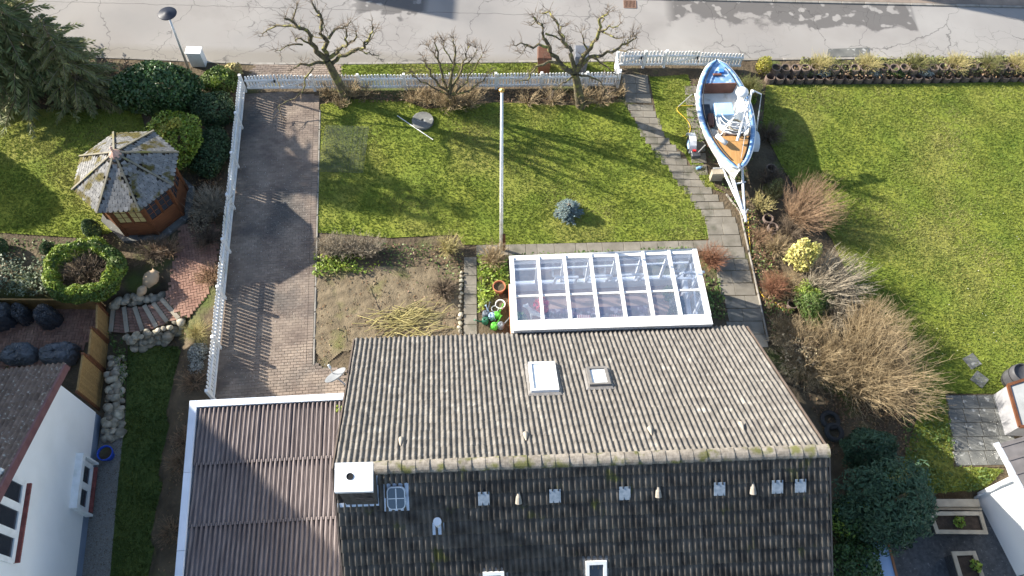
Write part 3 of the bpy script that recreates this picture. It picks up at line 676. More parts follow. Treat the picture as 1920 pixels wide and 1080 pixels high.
# ================================================================ GARAGE
ZG = 2.6
g0 = G(372, 766, ZG); gS = G(347, 1080, ZG); gE = G(643, 752, ZG); gd = (gS-g0).normalized(); gu = (gE-g0).normalized(); gw = (gE-g0).length+.35
garage = thing('garage', 'flat garage with corrugated brown roof and pale metal edging', 'garage', (g0+gu*gw/2+gd*4)-Vector((0, 0, ZG)))
q = lambda a, b, z: Vector((*(g0+gu*a+gd*b)[:2], z))
GL = 9.0
MB().hexa([q(-.05, -.05, 0), q(gw-.05, -.05, 0), q(gw-.05, GL, 0), q(-.05, GL, 0)][::-1], [q(-.05, -.05, ZG-.12), q(gw-.05, -.05, ZG-.12), q(gw-.05, GL, ZG-.12), q(-.05, GL, ZG-.12)][::-1]).build('wall', M['render'], garage)
ns = 5; sw = gw/ns; wv = 7
def corr_mesh(w, L, waves, amp=.043):
    seg = 6; n = waves*seg+1; v = []; f = []
    for yy, dz in ((-.08, .012), (L, 0)):
        for i in range(n): v.append((i/(n-1)*w, yy, dz+amp*(1-math.cos(2*math.pi*i/seg))))
    for i in range(n): v.append((v[i][0], -.08, v[i][2]-.012))
    for i in range(n-1): f += [(i, n+i, n+i+1, i+1), (2*n+i, i, i+1, 2*n+i+1)]
    me = bpy.data.meshes.new('roof_sheet'); me.from_pydata(v, [], f); me.materials.append(M['corr'])
    for p in me.polygons: p.use_smooth = p.index % 2 == 0
    return me
cm = corr_mesh(sw, 1.72, wv); Bg = basis(gu, gd)
Bg = Matrix((gu, gd, Vector((0, 0, 1)))).transposed()
Bg2 = Matrix((gu, Vector((0, 0, 1)).cross(gu)*-1, Vector((0, 0, 1)))).transposed()
rowlen = 1.72
for r in range(5):
    for k in range(ns):
        # sheets lie with their lower end over the next one, towards the yard
        p = q(k*sw+.02, r*rowlen, ZG-.035-.006*r+(.004 if k % 2 else 0))
        o = put('roof_sheet', cm, garage, p, None); o.rotation_euler = (math.pi, 0, 0)
        me_ang = math.atan2(gu.y, gu.x); o.rotation_euler = (0, 0, me_ang); o.scale = (1, -1, 1)
def strip(b, a0, a1, b0, b1, z0, z1): b.hexa([q(a0, b0, z0), q(a0, b1, z0), q(a1, b1, z0), q(a1, b0, z0)], [q(a0, b0, z1), q(a0, b1, z1), q(a1, b1, z1), q(a1, b0, z1)])
mt = mat('pale_blue_grey_metal', (.56, .61, .68), (.66, .70, .76), 2, .45, rnd=.06)
L3 = 2.15
for k in range(4):
    b = MB(); strip(b, -.24, -.03, -.22+k*L3+(0 if k else 0), -.22+(k+1)*L3-.012, ZG-.25, ZG+.10); b.build('edge_trim', mt, garage)
for k in range(2):
    b = MB(); strip(b, -.028+k*(gw+.0)/2, -.03+(k+1)*gw/2-.012, -.22, -.02, ZG-.25, ZG+.095); b.build('edge_trim', mt, garage)
moss = MB()
for k in range(26):
    p = q(gw-.42+random.uniform(-.15, .22), .12+abs(random.gauss(0, .14)), ZG+.02); r = random.uniform(.02, .05)
    moss.lathe([(r, 0), (r*.8, r*.5), (.001, r*.8)], p, 6)
mo = stuff(moss.build('moss', M['leaf_lime'], garage))
# ================================================================ CONSERVATORY
ZN, ZS = 2.1, 2.72
cNW, cNE = G(959, 488, ZN), G(1302, 474, ZN); cSW, cSE = G(966, 606, ZS), G(1328, 594, ZS)
cons = thing('conservatory', 'white framed glass conservatory leaning against the house', 'conservatory', (cNW+cNE+cSW+cSE)/4-Vector((0, 0, 2.4)))
K = lambda u, v, dz=0: (cNW.lerp(cNE, u)).lerp(cSW.lerp(cSE, u), v)+Vector((0, 0, dz))
KW = lambda u, v, z: Vector((*K(u, v)[:2], z))
for i in range(8):
    b = MB(); w = .14 if i in (0, 7) else .09; u = i/7
    b.beam(K(u, -.03, .05), K(u, 1.0, .05), w, .13); b.build('rafter', M['white'], cons)
for j, (v, w) in enumerate(((0.0, .09), (.60, .06))):
    for i in range(7):
        MB().beam(K((i+.03)/7, v, .03), K((i+.97)/7, v, .03), w, .07).build('glazing_bar', M['white'], cons)
for i in range(7):
    for v0, v1 in ((.015, .585), (.615, .985)):
        a = [K((i+.02)/7, v0, .015), K((i+.98)/7, v0, .015), K((i+.98)/7, v1, .015), K((i+.02)/7, v1, .015)]
        MB().ext(a, (0, 0, .008)).build('pane', M['glass'], cons)
MB().hexa([K(-.01, .98, -.16), K(1.01, .98, -.16), K(1.01, 1.13, -.16), K(-.01, 1.13, -.16)], [K(-.01, .98, .10), K(1.01, .98, .10), K(1.01, 1.13, .12), K(-.01, 1.13, .12)]).build('wall_plate', M['white'], cons)
gt_ = MB(); gt_.tube([K(-.012, -.045, -.02), K(1.012, -.045, -.02)], .075, 10); gt_.build('gutter', M['steel'], cons, smooth=True)
MB().beam(K(0, .0, -.13), K(1, .0, -.13), .12, .14).build('front_beam', M['white'], cons)
# walls: plinth, posts, rails, panes
for (a, b, nb) in (((0, 0), (1, 0), 7), ((0, 0), (0, 1), 3), ((1, 0), (1, 1), 3)):
    P = lambda t, z: KW(a[0]+(b[0]-a[0])*t, a[1]+(b[1]-a[1])*t, z)
    top = lambda t: (ZN-.19 if a[1] == b[1] else ZN-.10+(ZS-ZN)*t)
    MB().beam(P(0, .22), P(1, .22), .18, .44).build('plinth_wall', M['terra'] if a == (0, 0) and b == (0, 1) else M['white'], cons)
    MB().beam(P(0.01, .47), P(.99, .47), .14, .06).build('sill', M['white'], cons)
    for k in range(nb+1):
        t = k/nb; MB().beam(P(t, .5), P(t, top(t)), .09, .09).build('post', M['white'], cons)
    MB().beam(P(0.01, 1.45), P(.99, 1.45), .06, .06).build('rail', M['white'], cons)
    for k in range(nb):
        t0, t1 = (k+.08)/nb, (k+.92)/nb
        n_ = (P(1, 0)-P(0, 0)).cross(Vector((0, 0, 1))).normalized()*.01
        MB().ext([P(t0, .5), P(t1, .5), P(t1, top(t1)-.02), P(t0, top(t0)-.02)], n_).build('pane', M['glass'], cons)
    if b[1]: MB().beam(P(.03, top(.03)), P(1, top(1)), .1, .1).build('side_rail', M['white'], cons)
MB().hexa([KW(0, 0, -.02), KW(1, 0, -.02), KW(1, 1.25, -.02), KW(0, 1.25, -.02)], [KW(0, 0, .03), KW(1, 0, .03), KW(1, 1.25, .03), KW(0, 1.25, .03)]).build('floor', mat('clay_floor', (.40, .25, .18), (.50, .33, .25), 4, .6), cons)
# casements tilted open inwards
for u in (.24, .42, .60, .93):
    b = MB(); w = .72/ (cNE-cNW).length; A = lambda s, h, off: KW(u+w*s, .06+off, .62+h)
    pts = [A(0, 0, 0), A(1, 0, 0), A(1, 1.25, .17), A(0, 1.25, .17)]
    for m_ in range(4): b.beam(pts[m_], pts[(m_+1) % 4], .07, .06)
    b.build('tilted_casement', M['white'], cons)
# things inside
def rugmat():
    m = mat('patterned_rug', (.06, .045, .10), (.16, .08, .10), 6, .95, c3=(.34, .30, .34), c3t=(.53, .60), c3s=5); return m
a = [KW(.19, .32, .035), KW(.78, .32, .035), KW(.78, .72, .035), KW(.19, .72, .035)]
tag(MB().ext(a, (0, 0, .012)).build('rug', rugmat(), loc=a[0]), 'dark purple patterned rug on the conservatory floor', 'rug')
def chair(u, v, lab):
    p = KW(u, v, .047); t = thing('armchair', lab, 'chair', p, 'striped chairs in the conservatory')
    st = mat('striped_cushion', (.55, .45, .42), rough=.9)
    n = st.node_tree.nodes; L = st.node_tree.links; w_ = n.new('ShaderNodeTexWave'); w_.inputs['Scale'].default_value = 5; tc = n.new('ShaderNodeNewGeometry'); L.new(tc.outputs[0], w_.inputs[0])
    rp_ = n.new('ShaderNodeMix'); rp_.data_type = 'RGBA'; rp_.inputs[6].default_value = (.6, .55, .52, 1); rp_.inputs[7].default_value = (.32, .05, .06, 1); L.new(w_.outputs[1], rp_.inputs[0]); L.new(rp_.outputs[2], n['Principled BSDF'].inputs[0])
    MB().box(p+Vector((0, 0, .44)), (.46, .46, .08)).build('cushion', st, t, bevel=.02)
    MB().box(p+Vector((0, -.22, .66)), (.42, .07, .38), Matrix.Rotation(.15, 3, 'X')).build('back_cushion', st, t, bevel=.02)
    bk_ = MB(); arc = [p+Vector((.29*math.cos(a_), .02-.30*math.sin(a_), .62+.24*math.sin(a_))) for a_ in [math.pi*k/10 for k in range(11)]]
    bk_.tube(arc, .022, 6)
    for k in range(2, 9): bk_.tube([arc[k], p+Vector(((arc[k].x-p.x)*.7, -.2, .42))], .010, 5)
    bk_.build('backrest', M['twig_dark'], t)
    for sx in (-.2, .2):
        for sy in (-.2, .2): MB().tube([p+Vector((sx*1.1, sy*1.1, 0)), p+Vector((sx, sy, .41))], .022, 6).build('leg', M['twig_dark'], t)
chair(.40, .60, 'striped cushion chair beside the middle of the purple rug'); chair(.58, .61, 'striped cushion chair nearer the potted plants in the conservatory')
# white animal figure
def skin(name, nodes, edges, m, parent, sub=1):
    me = bpy.data.meshes.new(name); og = ORG[parent.name]; me.from_pydata([tuple(Vector(p)-og) for p, r in nodes], edges, [])
    o = put(name, me, parent); md = o.modifiers.new('skin', 'SKIN'); sv = me.skin_vertices[0].data
    for i, (p, r) in enumerate(nodes): sv[i].radius = (r, r)
    sv[0].use_root = True; s2 = o.modifiers.new('sub', 'SUBSURF'); s2.levels = s2.render_levels = sub
    me.materials.append(m); return o
p = KW(.145, .46, .03); t = thing('animal_figure', 'white animal garden figure standing in the conservatory', 'figure', p)
ax = Vector((.95, -.3, 0)); sd = Vector((.3, .95, 0))
N_ = [(p+Vector((0, 0, .42)), .10), (p+ax*.22+Vector((0, 0, .43)), .11), (p-ax*.22+Vector((0, 0, .43)), .10), (p-ax*.34+Vector((0, 0, .62)), .06), (p-ax*.42+Vector((0, 0, .72)), .07), (p-ax*.56+Vector((0, 0, .68)), .04)]
E_ = [(0, 1), (0, 2), (2, 3), (3, 4), (4, 5)]
for s_, base in ((1, 1), (-1, 1), (1, 2), (-1, 2)):
    x = .22 if base == 1 else -.22; N_ += [(p+ax*x+sd*s_*.08+Vector((0, 0, .3)), .045), (p+ax*(x+.02)+sd*s_*.09+Vector((0, 0, .14)), .032), (p+ax*x+sd*s_*.09+Vector((0, 0, .02)), .034)]
    k = len(N_); E_ += [(base, k-3), (k-3, k-2), (k-2, k-1)]
N_ += [(p-ax*.40+sd*.07+Vector((0, 0, .82)), .02), (p-ax*.40-sd*.07+Vector((0, 0, .82)), .02)]; E_ += [(4, len(N_)-2), (4, len(N_)-1)]
skin('body', N_, E_, M['white'], t)
# ================================================================ PICKET FENCES
pk = MB(); hh = 1.0
prof = [(-.5, 0), (.5, 0), (.5, .95), (.25, .985), (0, 1), (-.25, .985), (-.5, .95)]
pk.ext([(x*.088, -.010, z) for x, z in prof], (0, .020, 0)); pick_me = pk.mesh('picket', M['white'])
pc = MB().box((0, 0, .5), (.10, .10, 1.0)).mesh('post', M['white'], bevel=.004)
def fence(name, label, cat, pts, posts, h=.82, side=1, dens=.128, hf=None, gap=.06, cap=True, z0=0.0, rails=True):
    """pts: ground line; posts: distances along it; side: +1 = pickets on the left of the run"""
    pts = [Vector((p[0], p[1], z0)) for p in pts]; acc = [0]
    for a, b in zip(pts, pts[1:]): acc.append(acc[-1]+(b-a).length)
    def at(s):
        k = max(i for i in range(len(pts)-1) if acc[i] <= s+1e-6); f = (s-acc[k])/(acc[k+1]-acc[k]); return pts[k].lerp(pts[k+1], f), (pts[k+1]-pts[k]).normalized()
    t = thing(name, label, cat, pts[0]); L = acc[-1]
    for s in posts:
        p, d = at(min(s, L-1e-4)); put('post', pc, t, p, (0, 0, math.atan2(d.y, d.x)), (1, 1, h+.10))
    if rails:
        for a, b in zip(pts, pts[1:]):
            d = (b-a).normalized()
            for z in (.2, .62*h/.82): MB().beam(a+Vector((0, 0, z)), b+Vector((0, 0, z)), .05, .08).build('rail', M['white'], t)
    n = int(L/dens)
    for k in range(n):
        s = (k+.5)*L/n; p, d = at(s); nrm = Vector((-d.y, d.x, 0))*side
        u = 0
        for a, b in zip(posts, posts[1:]):
            if a <= s <= b: u = (s-a)/max(b-a, 1e-3)
        hk = h*(1+.05*math.sin(math.pi*u)) if hf is None else hf(s/L)
        put('picket', pick_me, t, p+nrm*.042+Vector((0, 0, gap)), (random.uniform(-.01, .01), random.uniform(-.012, .012), math.atan2(d.y, d.x)), (1, 1, (hk-gap)))
    return t, at, L
fa, fb = G(591, 170), G(1157, 164)
t, at, L = fence('picket_fence', 'white picket fence along the front lawn behind the bare trees', 'fence', [fa, fb], [0]+[k*(fb-fa).length/6.7 for k in range(1, 7)]+[(fb-fa).length], side=1)
l0, l1 = G(461, 172), G(404, 752)
n = 7; LL = (l1-l0).length
t, at, L = fence('picket_fence', 'white picket fence running along the brick driveway', 'fence', [l0, l1], [k*LL/n for k in range(n+1)], h=.88, side=-1)
def gate(label, a, b, flip, arch=.10, h=.80, handle=True):
    t, at, L = fence('garden_gate', label, 'gate', [a, b], [], h=h, side=1, dens=.125, hf=lambda s: h+arch*(math.sin(math.pi*s*.5) if not flip else math.cos(math.pi*s*.5)), gap=.09)
    d = (b-a).normalized(); e = b if not flip else a
    MB().beam(a+Vector((0, 0, .18)), b+Vector((0, 0, .66)), .04, .06).build('brace', M['white'], t)
    if handle:
        p = e-d*(.09 if not flip else -.09)+Vector((0, -.05, .62)); hb = MB().box(p, (.05, .03, .16)); hb.build('latch', M['blackmetal'], t); MB().tube([p+Vector((0, -.03, 0)), p+Vector((-.12, -.05, 0))], .012, 6).build('handle', M['blackmetal'], t)
    return t
ga, gb_ = G(466, 171), G(588, 170); gm = ga.lerp(gb_, .5)
gate('white arched gate leaf next to the corner of the driveway fence', ga, gm-Vector((.02, 0, 0)), False)
gate('white arched gate leaf half hidden by the left bare tree', gm+Vector((.02, 0, 0)), gb_, True, handle=False)
# side return, garden gate and boat gates
r0, r1 = G(1158, 162), G(1154, 128)
fence('picket_fence', 'short white picket return at the head of the slab path', 'fence', [r0, r1], [0, (r1-r0).length], side=1, h=.86)
g1, g2, g3, g4, g5 = [G(x, y) for x, y in ((1160, 127), (1205, 127), (1244, 126), (1306, 127), (1387, 130))]
gate('white picket gate at the head of the slab path', g1, g2-Vector((.05, 0, 0)), False, arch=.03, h=.86)
fence('picket_fence', 'short white picket panel between the two garden gates', 'fence', [g2, g3], [0, (g3-g2).length], h=.86)
gate('white picket gate leaf behind the boat stern with black latch', g3+Vector((.08, 0, 0)), g4, False, arch=.04, h=.86)
gate('white sloping picket gate leaf right behind the boat', g4+Vector((.03, 0, 0)), g5, True, arch=.0, h=.84, handle=False)
# ================================================================ WHITE HOUSE ON THE LEFT
Nc = G(191, 782, LOW); Sd = (G(156, 1080, LOW)-Nc).normalized(); Wd = Vector((Sd.y, -Sd.x, 0))
if Wd.x > 0: Wd = -Wd
nh = lambda a, b, z: Nc+Sd*a+Wd*b+Vector((0, 0, z-LOW))
nbh = thing('white_house', 'white rendered house with brown tile roof and gable windows', 'house', nh(6, 4, LOW))
ZE, SL, AR = 2.72, .53, 6.2
zt = lambda a: ZE+SL*(a if a < AR else 2*AR-a)
wl = MB(); th = .3
poly = [(0, LOW+.46), (2*AR, LOW+.46), (2*AR, ZE), (AR, ZE+SL*AR), (0, ZE)]
wl.ext([nh(a, 0, z) for a, z in poly], Wd*5.4)
wl.build('wall', M['render'], nbh)
MB().ext([nh(.0, .03, LOW-.05), nh(2*AR, .03, LOW-.05), nh(2*AR, .03, LOW+.458), nh(.0, .03, LOW+.458)], Wd*5.3).build('plinth', mat('blue_grey_plinth', (.17, .22, .30), (.21, .26, .34), 2, .8), nbh)
rb = MB()
for s0, s1 in ((-.5, AR), (AR, 2*AR+.5)):
    rb.hexa([nh(s0, -.16, zt(s0)+.02), nh(s1, -.16, zt(s1)+.02), nh(s1, 5.5, zt(s1)+.02), nh(s0, 5.5, zt(s0)+.02)], [nh(s0, -.16, zt(s0)+.1), nh(s1, -.16, zt(s1)+.1), nh(s1, 5.5, zt(s1)+.1), nh(s0, 5.5, zt(s0)+.1)])
nroof = rb.build('roof', mat('underlay', (.06, .05, .045), rough=.9), nbh)
mv = mat('maroon_verge', (.13, .06, .065), (.18, .09, .09), 4, .6)
for s0, s1 in ((-.52, AR), (AR, 2*AR+.52)):
    MB().hexa([nh(s0, -.24, zt(s0)-.08), nh(s1, -.24, zt(s1)-.08), nh(s1, -.17, zt(s1)-.08), nh(s0, -.17, zt(s0)-.08)], [nh(s0, -.24, zt(s0)+.20), nh(s1, -.24, zt(s1)+.20), nh(s1, -.17, zt(s1)+.20), nh(s0, -.17, zt(s0)+.20)]).build('verge_board', mv, nroof)
M['tile_r'] = mat('brown_roof_tile', (.14, .10, .08), (.22, .165, .135), 5, .85, .3, 60, rnd=.12, isl=.12, c3=(.38, .36, .32), c3t=(.60, .68), c3s=10)
u_ = -Wd; v_ = (nh(-.5, 0, zt(-.5))-nh(AR, 0, zt(AR))).normalized()
if u_.cross(v_).z < 0: u_ = -u_
org = nh(AR, -.20 if u_.dot(Wd) > 0 else 5.5, zt(AR)+.11)
ln = (nh(-.52, 0, zt(-.52))-nh(AR, 0, zt(AR))).length
lay_tiles(nroof, org, u_, v_, 19, int(ln/.34)+1, .3, ln/(int(ln/.34)+1), M['tile_r'], 280, amp=.062)
def wallpt(px, py, o=Nc, d=Sd):
    n = Vector((d.y, -d.x, 0)); r = ray(px, py); t_ = (o-Vector((0, 0, H))).dot(n)/r.dot(n); p = Vector((0, 0, H))+r*t_; return (p-o).dot(d), p.z
a0, z0 = wallpt(49, 909); a1, z1 = wallpt(20, 1051); zs = (z0+z1)/2
win = MB(); wh = 1.45; E3 = -Wd
W_ = lambda a, z, o_: nh(a, 0, z)+E3*o_
def frame_window(a0, a1, zs, wh, nl, label):
    b = MB(); e = .09
    for z in (zs+e/2, zs+wh-e/2): b.beam(W_(a0, z, .02), W_(a1, z, .02), .08, e)
    for k in range(nl+1):
        a = a0+(a1-a0)*k/nl; b.beam(W_(a, zs+e, .022), W_(a, zs+wh-e, .022), .1 if 0 < k < nl else .12, .08)
    o = b.build('window', M['white'], nbh); o['label'] = label
    for k in range(nl):
        aa, ab = a0+(a1-a0)*(k+.06)/nl, a0+(a1-a0)*(k+.94)/nl
        MB().ext([W_(aa, zs+e, .008), W_(ab, zs+e, .008), W_(ab, zs+wh-e, .008), W_(aa, zs+wh-e, .008)], E3*.008).build('pane', M['winglass'], o)
        ff = MB()
        for z in (zs+e+.03, zs+wh-e-.03): ff.beam(W_(aa, z, .03), W_(ab, z, .03), .05, .06)
        for a in (aa+.03, ab-.03): ff.beam(W_(a, zs+e+.06, .032), W_(a, zs+wh-e-.06, .032), .05, .06)
        ff.build('sash', M['white'], o)
    nb_ = max(4, int((a1-a0)/.16)); bm_ = MB().box((0, 0, 0), (.9*(a1-a0)/nb_*1.08, .17, .07)).mesh('sill_brick', mat('maroon_brick', (.16, .045, .04), (.22, .07, .06), 9, .8, rnd=.15), bevel=.006)
    for k in range(nb_):
        p = W_(a0+(a1-a0)*(k+.5)/nb_, zs-.05, .08); put('sill_brick', bm_, o, p, (0, 0, math.atan2(Sd.y, Sd.x)))
    return o
frame_window(a0-.02, a1+.05, zs, wh, 3, 'three light gable window with brick sill')
b0, y0 = wallpt(178, 880); b1, y1 = wallpt(163, 962); zb = LOW+.25
o = frame_window(b0, b1, zb+.04, .95, 2, 'low window with a white shutter box')
MB().hexa([W_(b0-.12, zb+.95, -.02), W_(b1+.12, zb+.95, -.02), W_(b1+.12, zb+.95, .2), W_(b0-.12, zb+.95, .2)], [W_(b0-.12, zb+1.18, -.02), W_(b1+.12, zb+1.18, -.02), W_(b1+.12, zb+1.13, .2), W_(b0-.12, zb+1.13, .2)]).build('shutter_box', M['white'], o)
for a in (b0-.1, b1+.1): MB().hexa([W_(a-.03, zb, -.02), W_(a+.03, zb, -.02), W_(a+.03, zb, .2), W_(a-.03, zb, .2)], [W_(a-.03, zb+.94, -.02), W_(a+.03, zb+.94, -.02), W_(a+.03, zb+.94, .18), W_(a-.03, zb+.94, .18)]).build('side_cheek', M['white'], o)
MB().box(W_(7.2, LOW+.3, -.02), (.06, .1, .1)).build('wall_lamp', M['white'], nbh)
# unseen taller block, added and shaped to shade the garage and lawn strip
mb = MB(); X0, X1 = -19.2, -27.5
gy_ = [(14.3, 4.45), (8.4, 10.1), (3.7, 5.6)]
mb.ext([Vector((X0, 13.9, LOW)), Vector((X0, 13.9, 4.7)), Vector((X0, 8.4, 9.9)), Vector((X0, 4.0, 5.75)), Vector((X0, 4.0, LOW))], (X1-X0, 0, 0)); mb.build('shadow_block', M['render'], nbh)
for (ya, za), (yb, zb_) in ((gy_[0], gy_[1]), (gy_[2], gy_[1])):
    MB().ext([Vector((X0+.2, ya, za)), Vector((X0+.2, yb, zb_)), Vector((X0+.2, yb, zb_+.16)), Vector((X0+.2, ya, za+.16))], (X1-X0-.4, 0, 0)).build('shadow_block_roof', M['tile_r'], nroof)
# ================================================================ TWO HOUSES ACROSS THE STREET (outside the frame; their gables shade the road)
def street_house(px, lab):
    t = thing('street_house', lab, 'house', (px, 36, 0)); h0, h1 = 3.0, 8.0; y0_, y1_ = 32.3, 42
    MB().ext([Vector((px-4, y0_, 0)), Vector((px+4, y0_, 0)), Vector((px+4, y0_, h0)), Vector((px, y0_, h1-.25)), Vector((px-4, y0_, h0))], (0, y1_-y0_, 0)).build('wall', M['render'], t)
    for sg in (-1, 1): MB().ext([Vector((px+sg*4.3, y0_-.3, h0-.35)), Vector((px, y0_-.3, h1)), Vector((px, y0_-.3, h1-.22)), Vector((px+sg*4.3, y0_-.3, h0-.57))], (0, y1_-y0_+.6, 0)).build('roof', M['tile_r'], t)
    for wx in (-2.2, 2.2): MB().box((px+wx, y0_-.02, 1.5), (1.2, .08, 1.2)).build('window', M['winglass'], t)
    MB().box((px, y0_-.02, 1.05), (1.0, .08, 2.1)).build('door', M['wood'], t)
street_house(-19.0, 'gabled house across the street whose shadow reaches the road by the left bare tree')
street_house(9.3, 'gabled house across the street whose shadow touches the road past the boat')
# ================================================================ WHITE BUILDING, LOWER RIGHT
Rn = G(1827, 926, YARD); Rs = G(1906, 1080, YARD); rd = (Rs-Rn).normalized(); re_ = Vector((-rd.y, rd.x, 0))
if re_.x < 0: re_ = -re_
rh = lambda a, b, z: Vector((*(Rn+rd*a+re_*b)[:2], z))
ZR = 2.25
out = thing('outbuilding', 'white rendered outbuilding with dark ribbed roof and gutter', 'outbuilding', rh(2, 2, YARD))
MB().hexa([rh(0, 0, YARD-.05), rh(9, 0, YARD-.05), rh(9, 6, YARD-.05), rh(0, 6, YARD-.05)][::-1], [rh(0, 0, ZR), rh(9, 0, ZR), rh(9, 6, ZR+1.2), rh(0, 6, ZR+1.2)][::-1]).build('wall', M['render'], out)
orf = MB().hexa([rh(-.9, -.12, ZR-.03), rh(9, -.12, ZR-.03), rh(9, 6, ZR+1.2), rh(-.9, 6, ZR+1.2)][::-1], [rh(-.9, -.12, ZR+.05), rh(9, -.12, ZR+.05), rh(9, 6, ZR+1.28), rh(-.9, 6, ZR+1.28)][::-1]).build('roof', mat('dark_roof', (.09, .085, .085), (.14, .13, .13), 3, .8), out)
rib = MB().box((0, 0, 0), (.05, 6.3, .05)).mesh('roof_rib', mat('dark_rib', (.12, .11, .11), rough=.8))
for k in range(22):
    p = rh(-.8+k*.42, 2.94, ZR+.05+.62); put('roof_rib', rib, orf, p, basis(-rd, (rh(0, 6, 1.28)-rh(0, 0, .05)).normalized()) if False else (Matrix.Rotation(math.atan2(re_.y, re_.x)-math.pi/2, 3, 'Z') @ Matrix.Rotation(.2, 3, 'X')))
gu_ = MB(); gu_.beam(rh(-.95, -.2, ZR-.0), rh(9, -.2, ZR-.0), .14, .1); gu_.build('gutter', mat('pale_gutter', (.62, .64, .66), rough=.35, metal=.3), out)
MB().tube([rh(-.5, -.16, ZR-.05), rh(.12, -.08, ZR-.35), rh(.12, -.08, YARD)], .05, 8).build('downpipe', M['whitemetal'], out)
dd = MB()
for a_, b_ in (((2.6, YARD), (2.6, 1.6)), ((2.6, 1.6), (3.8, 1.6))): dd.beam(rh(a_[0], -.006, a_[1]), rh(b_[0], -.006, b_[1]), .02, .02)
dd.build('door_outline', M['blackmetal'], out)
# wooden shed corner with glazed lid, right edge
sh = thing('cold_frame', 'wood framed glazed shed roof at the lawn edge beside the terrace', 'shed', G(1915, 760))
P4 = [G(1890, 722, .9), G(1990, 690, 1.1), G(2010, 800, 1.1), G(1912, 800, .9)]
MB().hexa([Vector((p.x, p.y, 0)) for p in P4][::-1], [p-Vector((0, 0, .04)) for p in P4][::-1]).build('body', mat('grey_board', (.22, .22, .23), (.30, .30, .31), 4, .8), sh)
for i in range(4): MB().beam(P4[i], P4[(i+1) % 4], .09, .08).build('rail', M['wood'], sh)
MB().ext([p-Vector((0, 0, .02)) for p in P4], (0, 0, .01)).build('pane', mat('milky_glass', (.26, .27, .27), (.36, .37, .37), 3, .3), sh)
# ================================================================ GAZEBO
ZEV = 2.15
ev = [(212, 248), (283, 247), (329, 290), (325, 352), (262, 396), (189, 398), (142, 354), (153, 292)]
evp = [G(x, y, ZEV) for x, y in ev]; gc = sum(evp, Vector())/8
rad = sum((p-gc).length for p in evp)/8; a0_ = math.atan2(evp[4].y-gc.y, evp[4].x-gc.x)
gz = thing('gazebo', 'octagonal wooden gazebo with mossy grey shingle roof', 'gazebo', (gc.x, gc.y, 0))
O8 = lambda r, z, k: Vector((gc.x+r*math.cos(a0_+(k-4)*math.pi/4*-1), gc.y+r*math.sin(a0_+(k-4)*math.pi/4*-1), z))
pk_ = PYp(217, 287, gc.y); ZP = pk_.z; apex = Vector((gc.x, gc.y, min(ZP, 3.7)))
b = MB()
for k in range(8): b.add([O8(rad, ZEV-.05, k), O8(rad, ZEV-.05, k+1), apex-Vector((0, 0, .05))], [(0, 1, 2)])
groof = b.build('roof', mat('dark_board', (.06, .05, .04), rough=.9), gz)
shv = MB().ext([(x*.085, y, 0) for x, y in ((-.95, 0), (.95, 0), (.95, .10), (.6, .155), (0, .175), (-.6, .155), (-.95, .10))], (0, 0, .012))
for k in range(8):
    A, B_ = O8(rad*1.02, ZEV, k), O8(rad*1.02, ZEV, k+1); mid = (A+B_)/2; dn = (mid-apex); Ls = dn.length; dn.normalize(); uu = (B_-A).normalized(); Bs = basis(uu, dn)
    if Bs.col[2].z < 0: uu = -uu; Bs = basis(uu, dn)
    pb = MB(); half = (B_-A).length/2; nr = int(Ls/.135)
    for r in range(nr):
        s = .12+r*(Ls-.16)/nr; w = half*s/Ls; nn_ = int(w/.085)+1
        for c_ in range(-nn_, nn_+1):
            x = (c_+(.5 if r % 2 else 0))*.17
            if abs(x) > w-.03: continue
            p = apex+dn*s+uu*x+Bs.col[2]*.015; rr = Bs @ Matrix.Rotation(-.05+random.uniform(-.03, .03), 3, 'X') @ Matrix.Rotation(random.uniform(-.04, .04), 3, 'Z')
            n0 = len(pb.v); pb.v += [tuple(p+rr @ Vector(v)) for v in shv.v]; pb.f += [tuple(i+n0 for i in f) for f in shv.f]
    stuff(pb.build('shingle', M['shingle'], groof))
hm = mat('hip_board', (.15, .135, .10), (.22, .20, .15), 4, .8, c3=(.17, .16, .05), c3t=(.55, .7), c3s=2)
for k in range(8): MB().beam(apex+(O8(rad, ZEV, k)-apex)*.08+Vector((0, 0, .05)), O8(rad*1.03, ZEV+.04, k), .065, .045).build('hip_rail', hm, groof)
MB().lathe([(.22, -.09), (.12, .03), (.05, .10), (.03, .22), (.055, .27), (.001, .32)], apex+Vector((0, 0, .02)), 8).build('finial', M['copper'], groof)
rw_ = rad*.80
MB().prism([O8(rw_+.28, 0, k)[:2] for k in range(8)], 0, .14).build('base_slab', M['greyslab'], gz)
wg = mat('amber_glass', (.42, .36, .16), rough=.1, spec=.6); darkg = M['winglass']
